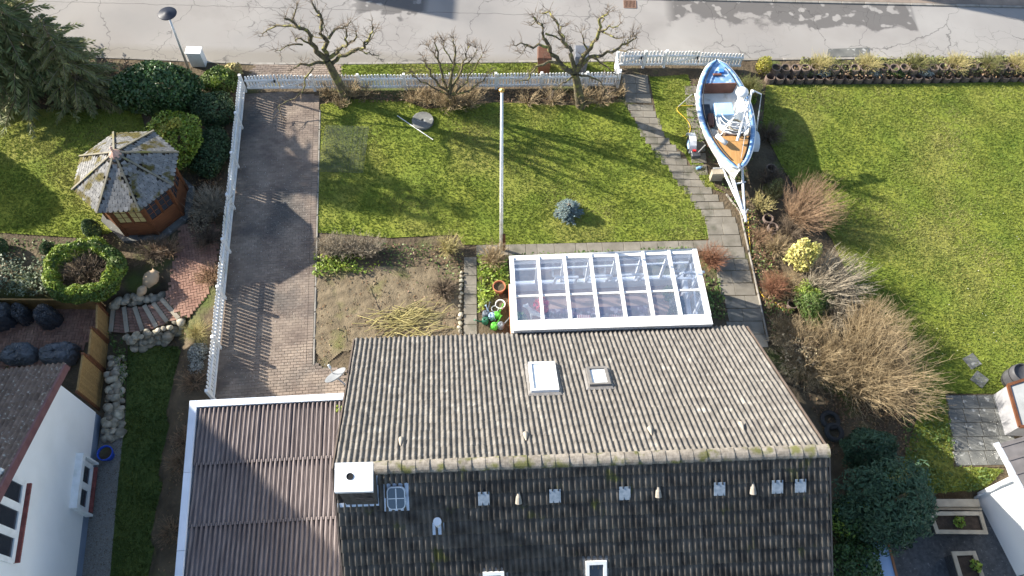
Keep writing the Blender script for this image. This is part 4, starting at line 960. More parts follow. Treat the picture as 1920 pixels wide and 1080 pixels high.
for k in range(8):
    A, B_ = O8(rw_, 0, k), O8(rw_, 0, k+1); d = (B_-A).normalized(); nrm = Vector((d.y, -d.x, 0)); 
    if nrm.dot(A-Vector((gc.x, gc.y, 0))) < 0: nrm = -nrm
    MB().beam(A+Vector((0, 0, .14)), A+Vector((0, 0, ZEV-.02)), .13, .13).build('post', M['wood'], gz)
    wp = MB(); wp.beam(A.lerp(B_, .03)+Vector((0, 0, .52)), A.lerp(B_, .97)+Vector((0, 0, .52)), .06, .74); pan = wp.build('wall_panel', M['wood'], gz)
    MB().beam(A.lerp(B_, .03)+Vector((0, 0, ZEV-.12)), A.lerp(B_, .97)+Vector((0, 0, ZEV-.12)), .07, .2).build('head_rail', M['wood'], gz)
    for half_ in (0, 1):
        p0, p1 = A.lerp(B_, .05+.46*half_), A.lerp(B_, .49+.46*half_); fw = MB()
        for z in (.93, ZEV-.26): fw.beam(p0+Vector((0, 0, z)), p1+Vector((0, 0, z)), .06, .08)
        for q_ in (0, 1): pq = p0.lerp(p1, q_); fw.beam(pq+Vector((0, 0, .97)), pq+Vector((0, 0, ZEV-.3)), .07, .06)
        fw.beam(p0.lerp(p1, .5)+Vector((0, 0, .97)), p0.lerp(p1, .5)+Vector((0, 0, ZEV-.3)), .03, .025)
        for zz in (.33, .66): z = .97+(ZEV-1.27)*zz; fw.beam(p0+Vector((0, 0, z)), p1+Vector((0, 0, z)), .024, .025)
        wd_ = fw.build('window', M['wood'], gz)
        MB().ext([p0+Vector((0, 0, .97)), p1+Vector((0, 0, .97)), p1+Vector((0, 0, ZEV-.3)), p0+Vector((0, 0, ZEV-.3))], nrm*.006).build('pane', wg if k in (4, 5) else darkg, wd_)
st_ = MB().box((0, 0, 0), (.9, .16, .12)).mesh('sleeper', M['greywood'], bevel=.01)
for i, (x, y) in enumerate(((330, 410), (306, 428), (282, 440))):
    p = G(x, y, .1); put('sleeper', st_, gz, (p.x, p.y, .08), (0, 0, math.radians((58, 40, 12)[i])))
# ================================================================ STEPS, ROCKS, PATIO SCREEN
SLP = [((213, 573), (207, 622)), ((232, 575), (238, 623)), ((252, 575), (267, 620)), ((270, 572), (293, 613)), ((287, 568), (313, 603)), ((302, 560), (335, 597))]
stp = thing('garden_steps', 'curved flight of brick steps edged with grey sleepers', 'steps', G(265, 600, LOW))
sl_pts = []
for k, (a, b) in enumerate(SLP):
    z = LOW+.1*(k+1); A, B_ = G(*a, z), G(*b, z); sl_pts.append((A, B_, z))
    MB().beam(A-Vector((0, 0, .06)), B_-Vector((0, 0, .06)), .15, .14).build('sleeper', M['greywood'], stp, bevel=.008)
for k in range(6):
    A, B_, z = sl_pts[k]
    if k < 5: A2, B2, _ = sl_pts[k+1]
    else: A2, B2 = G(316, 553, z), G(352, 592, z)
    A2 = Vector((A2.x, A2.y, z)); B2 = Vector((B2.x, B2.y, z)); MB().hexa([p-Vector((0, 0, .3)) for p in (A, B_, B2, A2)][::-1], [p-Vector((0, 0, .02)) for p in (A, B_, B2, A2)][::-1]).build('bedding', M['soil'], stp)
    cells = []; nr = max(4, int((B_-A).length/.11))
    for r in range(nr):
        f = (r+.5)/nr; p, q_ = A.lerp(B_, f), A2.lerp(B2, f); dv = q_-p; L_ = dv.length-.16
        if L_ < .1: continue
        nb_ = max(1, round(L_/.2))
        for i in range(nb_):
            c_ = p+dv.normalized()*(.1+L_*(i+.5)/nb_); cells.append((c_.x, c_.y, z-.005, math.atan2(dv.y, dv.x), L_/nb_, .105))
    paving('paving_brick', stp, cells, M['redbrick'], .04, 60)
rocks = []
for v in range(5):
    bm = bmesh.new(); bmesh.ops.create_icosphere(bm, subdivisions=2, radius=1)
    ph = [random.uniform(0, 6) for _ in range(6)]
    for q_ in bm.verts:
        c_ = q_.co; f = 1+.16*math.sin(c_.x*2.3+ph[0])+.14*math.sin(c_.y*2.7+ph[1])+.12*math.sin(c_.z*3.1+c_.x*2+ph[2]); q_.co = Vector((c_.x*f*1.15, c_.y*f*.9, c_.z*f*.75))
    me = bpy.data.meshes.new('stone'); bm.to_mesh(me); bm.free(); me.materials.append(M['rock'])
    for p in me.polygons: p.use_smooth = True
    rocks.append(me)
def rock(parent, px, py, z, r):
    p = G(px, py, z); put('stone', random.choice(rocks), parent, (p.x, p.y, z), (random.uniform(-.4, .4), random.uniform(-.4, .4), random.uniform(0, 6.3)), (r, r, r))
def rockrow(parent, pts, step, z0, z1, r0, r1, jit=3):
    for (a, b) in zip(pts, pts[1:]):
        n = max(1, int(math.dist(a, b)/step))
        for k in range(n):
            f = (k+random.random()*.6)/n; rock(parent, a[0]+(b[0]-a[0])*f+random.uniform(-jit, jit), a[1]+(b[1]-a[1])*f+random.uniform(-jit, jit), random.uniform(z0, z1), random.uniform(r0, r1))
rk = thing('rock_wall', 'dry wall of rounded field stones below the brick steps', 'rock wall', G(290, 625, LOW))
rockrow(rk, [(238, 634), (262, 631), (300, 620), (330, 605), (350, 595)], 6, -.22, -.02, .08, .16); rockrow(rk, [(244, 643), (285, 637), (318, 627), (345, 610)], 7, LOW+.1, LOW+.3, .09, .2); rockrow(rk, [(250, 652), (285, 645), (320, 634)], 9, LOW, LOW+.1, .08, .2)
rk = thing('rock_border', 'row of pale field stones above the brick steps', 'rock wall', G(262, 566, LOW)); rockrow(rk, [(212, 568), (240, 566), (275, 562), (305, 553)], 8, LOW+.15, LOW+.4, .11, .2); rockrow(rk, [(232, 558), (262, 556), (290, 552)], 10, LOW+.35, LOW+.5, .1, .16)
rk = thing('rock_bank', 'bank of piled field stones beside the golden fence panels', 'rock bank', G(215, 740, LOW))
for c_ in range(3): rockrow(rk, [(206+c_*12, 668), (205+c_*10, 740), (200+c_*13, 815)], 6.5, LOW+.05, LOW+.45-c_*.15, .07, .17, 4)
rockrow(rk, [(195, 822), (235, 812)], 10, LOW+.05, LOW+.1, .13, .2)
# patio screen: three stepped panels and a low one along the hedge
def panel(lab, a, b, h, nb):
    t = thing('fence_panel', lab, 'fence panel', a); d = b-a
    for p in (a, b): MB().beam(p, p+Vector((0, 0, h+.04)), .08, .08).build('post', M['wood'], t)
    for z in (.06, h-.03): MB().beam(a.lerp(b, .03)+Vector((0, 0, z)), a.lerp(b, .97)+Vector((0, 0, z)), .06, .07).build('rail', M['fencewood'], t)
    bw = d.length*.94/nb; bme = MB().box((0, 0, 0), (bw*.96, .02, h-.14)).mesh('board', M['fencewood'])
    for k in range(nb): p = a.lerp(b, .03+.94*(k+.5)/nb)+Vector((0, 0, h/2)); put('board', bme, t, p, (0, 0, math.atan2(d.y, d.x)))
    return t
q0, q1, q2, q3 = G(203, 592, LOW), G(203, 640, LOW), G(197, 695, LOW), G(186, 768, LOW)
panel('lowest golden wood screen panel by the foot of the steps', q0, q1, .95, 9); panel('middle golden wood screen panel of the stepped patio screen', q1+Vector((0, -.09, 0)), q2, 1.3, 10); panel('tallest golden wood screen panel beside the rock bank', q2+Vector((0, -.09, 0)), q3, 1.65, 12)
panel('low wood screen between the black covers and the round hedge', G(-30, 578, LOW), G(196, 585, LOW)+Vector((0, .12, 0)), .72, 34)
# black covered furniture
def cover(lab, px, py, w, d, h, rot=0, seed=0, rnd=.35, cat='covered furniture', mm='black'):
    p = G(px, py, LOW+.03); n, m_ = 54, 22; V = []; Fc = []; r_ = np.random.default_rng(seed); ph = r_.uniform(0, 6.3, 8)
    for i in range(m_):
        t_ = i/(m_-1); el = t_*math.pi/2
        for k in range(n):
            a = 2*math.pi*k/n; e = .45+.55*rnd
            cx, sy = math.cos(a), math.sin(a); rr = (abs(cx)**(2/e*.9)+abs(sy)**(2/e*.9))**(-.5*e/.9*1.0)
            prf = max(math.cos(el), 0)**.38; zz = math.sin(el)**.6*h
            fold = 1+.10*(1-t_)*abs(math.sin(a*4+ph[0]+t_*2))-.05+.06*math.sin(a*3+ph[1])+.06*abs(math.sin(a*9+ph[2]+5*t_))*(1-t_*.5)
            x, y = cx*rr*prf*fold*w/2, sy*rr*prf*fold*d/2; zz += h*t_*(.12*abs(math.sin(x*4+y*3+ph[3]))-.06+.10*abs(math.sin(y*7-x*3+ph[4]))-.05)
            x += r_.normal(0, .016); y += r_.normal(0, .016); zz += r_.normal(0, .014)*(t_ > 0)
            V.append((p.x+x*math.cos(rot)-y*math.sin(rot), p.y+x*math.sin(rot)+y*math.cos(rot), p.z+max(zz, 0)))
    for i in range(m_-1):
        for k in range(n): Fc.append((i*n+k, i*n+(k+1) % n, (i+1)*n+(k+1) % n, (i+1)*n+k))
    o = obj_np('furniture_cover', V, Fc, M[mm], None, False, loc=p); tag(o, lab, cat)
cover('large black tarpaulin over furniture against the hedge screen', 2, 600, 1.2, .8, .85, seed=1); cover('slim black cover standing between two other black covers', 52, 598, .5, .55, .85, .4, seed=2, rnd=.9); cover('round black cover like a wrapped kettle grill', 98, 602, .72, .68, .85, seed=3, rnd=.9)
cover('crumpled grey tarpaulin bundle beside the brown tile roof eave', 42, 668, 1.05, .7, .5, .1, seed=4, mm='black_sunlit'); cover('wide grey tarpaulin bundle beside the golden screen', 116, 668, 1.2, .75, .5, .1, seed=5, mm='black_sunlit')
# ================================================================ BOAT ON ITS TRAILER
bS, bB = G(1343, 114, 1.5), G(1389, 308, 1.8); bx = Vector((bB.x-bS.x, bB.y-bS.y, 0)); BL = bx.length; bx.normalize(); by = Vector((bx.y, -bx.x, 0)); bz = Vector((0, 0, 1))
by = Vector((-bx.y, bx.x, 0))                                   # to the boat's left when facing the bow = +x side in the picture
BP = lambda t, s, z: Vector((bS.x, bS.y, 0))+bx*(t*BL)+by*s+bz*z
boat = thing('motor_boat', 'white and blue wooden boat with radar arch, standing on a trailer', 'boat', BP(.5, 0, 0))
hbm = lambda t: 1.02*max(0, math.sin(math.pi*min(1, max(0, t))**.93))**.62
shz = lambda t: 1.28+.28*(1-t)**2.2*1.0+.52*max(0, t-.35)**1.5
kel = lambda t: .62+.55*max(0, (t-.78)/.22)**2*.9+.25*max(0, (.14-t)/.14)**2
NT = 28; ts = [i/(NT-1) for i in range(NT)]
SEC = [(1, 1), (1.0, .80), (.95, .58), (.82, .36), (.52, .14), (.0, .0)]
def loft(name, secf, m, parent, smooth=True):
    rows = [secf(t) for t in ts]; k = len(rows[0]); V = [p for r in rows for p in r]; Fc = []
    for i in range(NT-1):
        for j in range(k-1): Fc.append((i*k+j, i*k+j+1, (i+1)*k+j+1, (i+1)*k+j))
    return obj_np(name, [tuple(v) for v in V], Fc, m, parent, smooth)
bwht = mat('boat_white', (.76, .76, .73), (.60, .60, .56), 3, .4, c3=(.36, .33, .25), c3t=(.56, .75), c3s=2.5)
bblu = mat('boat_blue', (.12, .25, .46), (.19, .34, .56), 3, .4, c3=(.50, .60, .70), c3t=(.50, .64), c3s=5)
hull = loft('hull', lambda t: [BP(t, hbm(t)*a, kel(t)+(shz(t)-kel(t))*b) for a, b in SEC]+[BP(t, -hbm(t)*a, kel(t)+(shz(t)-kel(t))*b) for a, b in SEC[::-1][1:]], bwht, boat)
inn = lambda t: max(0, hbm(t)-.11)
loft('inner_hull', lambda t: [BP(t, inn(t)*a, max(.82, shz(t)-.02-(1-b)*.75)) for a, b in ((1, 1), (.97, .6), (.9, .25), (.75, .0), (0, 0))]+[BP(t, -inn(t)*a, max(.82, shz(t)-.02-(1-b)*.75)) for a, b in ((.75, .0), (.9, .25), (.97, .6), (1, 1))], bwht, boat)
for sg in (1, -1):
    loft('side_deck', lambda t: [BP(t, sg*(hbm(t)+.015), shz(t)-.03), BP(t, sg*(hbm(t)+.015), shz(t)+.02), BP(t, sg*max(.0, hbm(t)-.14), shz(t)+.03), BP(t, sg*max(0, hbm(t)-.14), shz(t)-.08)], bblu, boat, False)
    MB().tube([BP(t, sg*(hbm(t)+.03), shz(t)-.02) for t in ts], .035, 6).build('rubbing_strake', M['white'], boat, smooth=True)
    MB().tube([BP(t, sg*max(0, hbm(t)-.2), shz(t)+.045) for t in ts[2:-2]], .018, 5).build('coaming', M['blackmetal'], boat, smooth=True)
deckw = mat('varnished_deck', (.36, .19, .065), (.46, .26, .10), 2, .45, stretch=(10, 1.2, 1, .25))
td = [.70+.30*k/8 for k in range(9)]
pl = [BP(t, max(0, hbm(t)-.2), shz(t)) for t in td]+[BP(t, -max(0, hbm(t)-.2), shz(t)) for t in td[::-1]]
V = []; Fc = []
for t in td: V += [BP(t, max(0, hbm(t)-.18), shz(t)+.012), BP(t, 0, shz(t)+.035), BP(t, -max(0, hbm(t)-.18), shz(t)+.012)]
for i in range(len(td)-1):
    for j in (0, 1): Fc.append((i*3+j, i*3+j+1, i*3+j+4, i*3+j+3))
obj_np('foredeck', [tuple(v) for v in V], Fc, deckw, boat, True)
V = []; Fc = []; te = [.0+.20*k/6 for k in range(7)]
for t in te: V += [BP(t, max(0, hbm(t)-.16), shz(t)-.06), BP(t, -max(0, hbm(t)-.16), shz(t)-.06)]
for i in range(len(te)-1): Fc.append((i*2, i*2+1, i*2+3, i*2+2))
obj_np('stern_deck', [tuple(v) for v in V], Fc, bblu, boat)
brn = mat('dark_red_wood', (.14, .06, .04), (.20, .09, .06), 4, .5)
MB().ext([BP(.2, inn(.2), .85), BP(.2, inn(.2), shz(.2)-.05), BP(.2, -inn(.2), shz(.2)-.05), BP(.2, -inn(.2), .85)], bx*.04).build('bulkhead', brn, boat)
MB().ext([BP(.70, inn(.7), .85), BP(.70, inn(.7), shz(.7)+.01), BP(.70, -inn(.7), shz(.7)+.01), BP(.70, -inn(.7), .85)], bx*.03).build('bulkhead', brn, boat)
Bb = Matrix((by, bx, bz)).transposed()
MB().box(BP(.42, .02, .98), (.72, .62, .55), Bb).build('engine_box', mat('pale_blue_lid', (.34, .56, .80), (.44, .64, .84), 3, .5), boat, bevel=.03)
MB().box(BP(.42, -.62, .92), (.4, .9, .2), Bb).build('side_bench', M['black'], boat, bevel=.02)
MB().box(BP(.50, -.52, 1.08), (.22, .62, .16), Bb @ Matrix.Rotation(.12, 3, 'Z')).build('seat_cushion', brn, boat, bevel=.03)
MB().box(BP(.50, -.25, 1.0), (.2, .5, .3), Bb).build('locker', bwht, boat, bevel=.03)
MB().box(BP(.63, -.45, .98), (.5, .42, .42), Bb @ Matrix.Rotation(.3, 3, 'Z')).build('canvas_bag', mat('grey_canvas', (.42, .42, .38), (.52, .52, .48), 5, .9), boat, bevel=.08)
# console with windscreen and arch
arc = [(.52*math.cos(a), .42*math.sin(a)) for a in [math.pi*k/10 for k in range(11)]]
con = MB(); cp = [BP(.60, .15+x, 0)+bx*(y*1.0) for x, y in arc]
con.ext([Vector((p.x, p.y, .85)) for p in cp], (0, 0, .62)); con.build('console', mat('brown_console', (.30, .22, .16), (.38, .29, .22), 4, .5), boat)
rim = MB(); rim.ext([Vector((*(BP(.60, .15, 0)+(p-BP(.60, .15, 0))*1.18)[:2], 1.47)) for p in cp], (0, 0, .06)); rim.build('console_top', M['white'], boat)
MB().tube([BP(.60, .15, 1.62)+by*(.30*math.cos(a))+bx*(.22+.30*math.sin(a)) for a in [2*math.pi*k/16 for k in range(17)]], .03, 6, False).build('rope_coil', M['black'], boat, smooth=True)
MB().tube([BP(.60, .15, 1.70)+by*(.25*math.cos(a))+bx*(.22+.25*math.sin(a)) for a in [2*math.pi*k/16 for k in range(17)]], .03, 6, False).build('rope_coil', mat('rope', (.22, .20, .15), (.30, .27, .2), 20, .9), boat, smooth=True)
rail = MB()
for k in range(3): rail.tube([p+Vector((0, 0, .85+.22*k)) for p in [Vector((*(BP(.60, .15, 0)+(q_-BP(.60, .15, 0))*1.12)[:2], .82)) for q_ in cp]], .016, 5)
rail.build('grab_rail', M['white'], boat, smooth=True)
mb0, mb1 = BP(.77, .12, 1.6), BP(.50, .62, 2.75)
MB().tube([mb0, mb1], [.05, .045], 8).build('mast', M['white'], boat)
MB().tube([BP(.66, -.35, 1.55), mb0.lerp(mb1, .82)], .028, 6).build('mast_stay', M['white'], boat)
for pts in (([BP(.63, .3, 1.5), mb0.lerp(mb1, .5), BP(.48, .2, 2.45)]), ([BP(.72, -.45, 1.65), mb0.lerp(mb1, .9)]), ([BP(.97, .0, 1.95), mb1]), ([BP(.66, .95, 1.5), BP(.52, .98, 2.6)]), ([BP(.69, .95, 1.5), BP(.52, .98, 2.6)])):
    MB().tube(pts, .011, 5).build('stay_wire', M['steel'], boat)
MB().tube([mb1, BP(.52, .98, 2.62)], .025, 6).build('spreader', M['white'], boat)
rc = BP(.50, .28, 2.62)
MB().lathe([(.001, -.10), (.17, -.09), (.23, -.03), (.235, .03), (.20, .10), (.12, .15), (.001, .165)], rc, 20).build('radar_dome', M['white'], boat, smooth=True)
MB().tube([rc-bz*.1, mb0.lerp(mb1, .78)], .03, 6).build('radar_bracket', M['white'], boat)
for f, r in ((.97, .06), (.62, .075)): MB().lathe([(.001, -r), (r*.8, -r*.6), (r, 0), (r*.8, r*.6), (.001, r)], mb0.lerp(mb1, f)+by*.05, 10).build('mast_lamp', M['white'], boat, smooth=True)
MB().tube([BP(.72, -.60, 1.62), BP(.80, -.32, 1.66)], .09, 10).build('fender', mat('grey_fender', (.55, .55, .53), rough=.5), boat, smooth=True)
MB().box(BP(.985, 0, shz(.985)+.05), (.06, .16, .1), Bb).build('bow_fitting', M['steel'], boat)
MB().ext([BP(.99, .012, .75), BP(1.02, .012, shz(1)+.03), BP(.95, .012, shz(1)-.1), BP(.90, .012, .75)], by*-.024).build('stem', bwht, boat)
tg = thing('tool_roll', 'dark red tool roll lying on the blue stern deck', 'tool', BP(.13, .0, 1.5)); MB().box(BP(.13, -.06, shz(.13)-.02), (.34, .1, .07), Bb).build('roll', brn, tg, bevel=.015)
tb = thing('blue_tray', 'small bright blue tray on the stern deck', 'tray', BP(.10, .2, 1.5)); MB().box(BP(.095, .12, shz(.1)-.02), (.2, .18, .06), Bb).build('tray', mat('bright_blue', (.06, .22, .65), rough=.4), tb, bevel=.01)
# trailer
tr = thing('boat_trailer', 'galvanised boat trailer with long drawbar under the boat', 'trailer', BP(.6, 0, 0))
cpl = G(1396, 404, .45)
for a, lab in ((G(1322, 247, .5), 'l'), (BP(.52, .75, .5), 'r')):
    MB().tube([Vector((*BP(.15, -.72 if lab == 'l' else .72, 0)[:2], .5)), a, cpl.lerp(a, .03)], .05, 8).build('side_beam', M['whitemetal'], tr, smooth=False)
MB().tube([BP(.2, 0, .48), BP(.9, .05, .48), cpl], .06, 8).build('drawbar', M['whitemetal'], tr)
MB().tube([G(1366, 302, .55), G(1391, 392, .5)], .045, 8).build('brace_bar', M['whitemetal'], tr)
for t in (.25, .55, .85): MB().tube([BP(t, -.75*(1.2-t*.5), .5), BP(t, .75*(1.2-t*.5), .5)], .04, 8).build('cross_bar', M['steel'], tr)
MB().tube([G(1376, 345, .5), G(1398, 341, .5)], .03, 6).build('cross_bar', M['whitemetal'], tr)
MB().box(cpl+Vector((.02, -.12, 0)), (.1, .34, .1)).build('coupling', M['steel'], tr, bevel=.02)
MB().tube([cpl+Vector((.06, .1, .25)), cpl+Vector((.06, .1, -.42))], .03, 8).build('jockey_leg', M['steel'], tr)
rub = mat('tyre_rubber', (.03, .03, .03), (.045, .045, .045), 9, .85)
for sg in (-1, 1):
    for t in (.60,):
        wc = BP(t, sg*1.22, .33); Rw = Bb @ Matrix.Rotation(math.pi/2, 3, 'Y')
        w_ = MB().lathe([(.19, -.09), (.30, -.095), (.33, -.05), (.33, .05), (.30, .095), (.19, .09)], wc, 24, Rw).build('wheel', rub, tr, smooth=True)
        MB().lathe([(.19, -.08), (.19, .08), (.13, .05), (.06, .075), (.001, .075)], wc, 18, Rw).lathe([(.19, -.08), (.12, -.05), (.05, -.08), (.001, -.08)], wc, 18, Rw).build('rim', mat('pale_blue_rim', (.36, .55, .76), rough=.5), w_)
        fm_ = MB(); ar = [math.pi*k/8 for k in range(9)]; pts = [(math.cos(a)*.42, math.sin(a)*.42) for a in ar]
        for (x0, z0), (x1, z1) in zip(pts, pts[1:]): fm_.hexa([wc+bx*x0-by*.13+bz*z0, wc+bx*x1-by*.13+bz*z1, wc+bx*x1+by*.13+bz*z1, wc+bx*x0+by*.13+bz*z0], [wc+bx*x0*1.04-by*.13+bz*z0*1.04, wc+bx*x1*1.04-by*.13+bz*z1*1.04, wc+bx*x1*1.04+by*.13+bz*z1*1.04, wc+bx*x0*1.04+by*.13+bz*z0*1.04])
        fm_.build('mudguard', M['whitemetal'], tr)
lb = MB().box(BP(.72, -1.15, .5), (.34, .3, .18), Bb); lb.build('light_board', M['black'], tr, bevel=.02)
MB().box(BP(.70, -1.2, .6), (.12, .08, .05), Bb).build('tail_light', mat('red_lens', (.5, .02, .02), rough=.3), tr)
for k in range(3): MB().box(BP(.88, -.42, .12+.16*k), (.45, .22, .15), Bb).build('support_block', M['greywood'], tr)
# props, hoses, brush
for a, b, lab in ((BP(.28, -1.12, 1.25), G(1272, 200), 'thin metal prop leaning on the boat side by the stern'), (BP(.74, -.95, 1.2), G(1298, 298), 'thin metal prop leaning on the boat side by the bow')):
    MB_ = MB().tube([a, Vector((b.x, b.y, 0))], .022, 6); tag(MB_.build('boat_prop', M['steel'], loc=(b.x, b.y, 0)), lab, 'prop')
def hose(lab, pts, m, r=.016, z=.03):
    P_ = [G(x, y, z) for x, y in pts]; Q = []
    for i in range(len(P_)-1):
        a, b, c, d = P_[max(i-1, 0)], P_[i], P_[i+1], P_[min(i+2, len(P_)-1)]
        for k in range(6):
            t = k/6; Q.append(.5*((2*b)+(c-a)*t+(2*a-5*b+4*c-d)*t*t+(3*b-a-3*c+d)*t**3))
    Q.append(P_[-1]); tag(MB().tube(Q, r, 6).build('garden_hose', m, loc=P_[0], smooth=True), lab, 'hose')
yel = mat('yellow_hose', (.55, .38, .04), rough=.5)
hose('yellow hose looping on the grass left of the boat trailer', [(1300, 198), (1275, 199), (1270, 207), (1285, 222), (1294, 236), (1292, 250), (1280, 256)], yel)
hose('yellow hose trailing along the path kerb past the drawbar', [(1402, 402), (1404, 430), (1407, 470), (1412, 510), (1428, 552), (1455, 568), (1471, 584)], yel)
tag(put('plastic_bottle', MB().lathe([(.001, 0), (.05, 0), (.055, .03), (.055, .16), (.02, .2), (.02, .23), (.001, .23)], (0, 0, 0), 10, Matrix.Rotation(1.5, 3, 'X')).mesh('plastic_bottle', mat('light_blue', (.25, .45, .75), rough=.3)), None, G(1306, 316, .06), (0, 0, 1.9)), 'small light blue bottle lying by the path', 'bottle')
# ================================================================ SMALL THINGS
p = G(940, 468); fpz = PYp(940, 172, p.y).z
fp = thing('flagpole', 'tall white flagpole with a gold knob on the lawn edge', 'flagpole', p)
MB().tube([p, p+Vector((0, 0, fpz*.5)), p+Vector((0, 0, fpz))], [.062, .055, .038], 12).build('pole', M['white'], fp, smooth=True)
MB().lathe([(.03, 0), (.075, .04), (.075, .08), (.001, .13)], p+Vector((0, 0, fpz)), 12).build('knob', mat('gold', (.6, .38, .1), rough=.3, metal=.8), fp)
MB().tube([p+Vector((.1, -.03, 0)), p+Vector((.1, -.03, 1.1))], .05, 6).build('foot_post', M['wood'], fp)
p = G(357, 138); tp = PYp(314, 26, p.y); lp_ = thing('street_lamp', 'street lamp with round dark disc head behind the laurel', 'street lamp', p)
MB().tube([p, p.lerp(tp, .97)], [.055, .04], 10).build('pole', M['steel'], lp_, smooth=True)
MB().lathe([(.001, -.05), (.12, -.05), (.34, .0), (.35, .02), (.33, .035), (.14, .05), (.10, .08), (.001, .085)], tp, 28).build('lamp_head', mat('navy_metal', (.018, .022, .035), rough=.45), lp_, smooth=True)
p = G(374, 122); ub = thing('utility_box', 'white utility cabinet at the road edge beside the laurel', 'cabinet', p)
MB().box(p+Vector((0, .05, .38)), (.58, .34, .76)).build('cabinet', M['whitemetal'], ub, bevel=.01); MB().box(p+Vector((0, .05, .78)), (.64, .40, .05)).build('lid', M['white'], ub, bevel=.01)
def bin_(px, py, m, lab):
    p = G(px, py); t = thing('wheelie_bin', lab, 'bin', p)
    b = MB().hexa([p+Vector(q_) for q_ in ((-.22, -.24, .08), (.22, -.24, .08), (.22, .2, .08), (-.22, .2, .08))], [p+Vector(q_) for q_ in ((-.28, -.33, .98), (.28, -.33, .98), (.28, .3, .98), (-.28, .3, .98))]); b.build('body', m, t, bevel=.015)
    b = MB().hexa([p+Vector(q_) for q_ in ((-.30, -.35, .985), (.30, -.35, .985), (.30, .32, .985), (-.30, .32, .985))], [p+Vector(q_) for q_ in ((-.27, -.30, 1.06), (.27, -.30, 1.06), (.27, .3, 1.09), (-.27, .3, 1.09))]); b.build('lid', m, t, bevel=.015)
    MB().tube([p+Vector((-.2, .36, .98)), p+Vector((.2, .36, .98))], .02, 6).build('handle', m, t)
    for sx in (-.22, .22): MB().tube([p+Vector((sx-.03, .22, .1)), p+Vector((sx+.03, .22, .1))], .1, 12).build('wheel', rub, t)
bin_(1019, 133, mat('brown_plastic', (.10, .045, .027), (.13, .06, .035), 4, .5), 'brown wheelie bin on the grass verge'); bin_(1087, 131, mat('grey_plastic', (.10, .11, .13), (.14, .15, .17), 4, .5), 'grey wheelie bin behind the right bare tree')
p = G(793, 229, .0); tag(MB().lathe([(.001, .0), (.42, 0), (.43, .03), (.43, .12), (.41, .14), (.06, .14), (.05, .10), (.001, .10)], p, 28).build('millstone', M['greyslab'], loc=p), 'round stone disc lying on the lawn beside a white stick', 'stone disc')
a, b = G(745, 217, .03), G(812, 262, .03); tag(MB().tube([a, b], .018, 6).build('stick', M['white'], loc=a), 'thin white stick lying on the lawn beside the stone disc', 'stick')
# plant ring wall along the road
rgm = mat('brown_concrete_ring', (.12, .088, .072), (.18, .135, .11), 5, .9, .3, 40, rnd=.15)
prm = MB().lathe([(.155, .24), (.165, .25), (.19, .25), (.20, .24), (.20, .0), (.155, .0), (.155, .24)], (0, 0, 0), 14).mesh('planter_ring', rgm)
soil_d = MB().lathe([(.001, .17), (.156, .17)], (0, 0, 0), 10).mesh('ring_soil', M['soil'])
rw2 = thing('planter_ring_wall', 'two tier wall of brown concrete plant rings along the road', 'retaining wall', G(1445, 150))
ra, rb2 = G(1442, 152), G(1990, 148); nrg = int((rb2-ra).length/.40)
for k in range(nrg+1):
    p = ra.lerp(rb2, k/nrg); j = random.uniform(-.03, .03); put('planter_ring', prm, rw2, (p.x, p.y+j, 0))
    q_ = p+Vector((.2, .27+j, .25)); o = put('planter_ring', prm, rw2, q_, (random.uniform(-.05, .05), random.uniform(-.05, .05), 0)); put('ring_soil', soil_d, o, q_)
for i, (x, y) in enumerate(((1437, 415), (1446, 432), (1443, 322), (1452, 452), (1484, 575))):
    p = G(x, y); tag(put('planter_ring', prm, None, p, (.05, .05, i)), ['brown plant ring by the pale twig shrub', 'brown plant ring touching the cream shrub', 'brown plant ring in the shade behind the bow', 'brown plant ring half under the cream shrub', 'brown plant ring at the end of the yellow hose'][i], 'plant ring')
tyr = MB().lathe([(.19, .02), (.30, 0), (.34, .07), (.30, .15), (.19, .13), (.19, .02)], (0, 0, 0), 22).mesh('old_tyre', rub, smooth=True)
tag(put('old_tyre', tyr, None, G(1555, 789, .01)), 'old tyre lying by the house corner touching a second tyre', 'tyre'); tag(put('old_tyre', tyr, None, G(1562, 812, .03), (.1, .06, 1)), 'second old tyre half under the dark conifer', 'tyre')
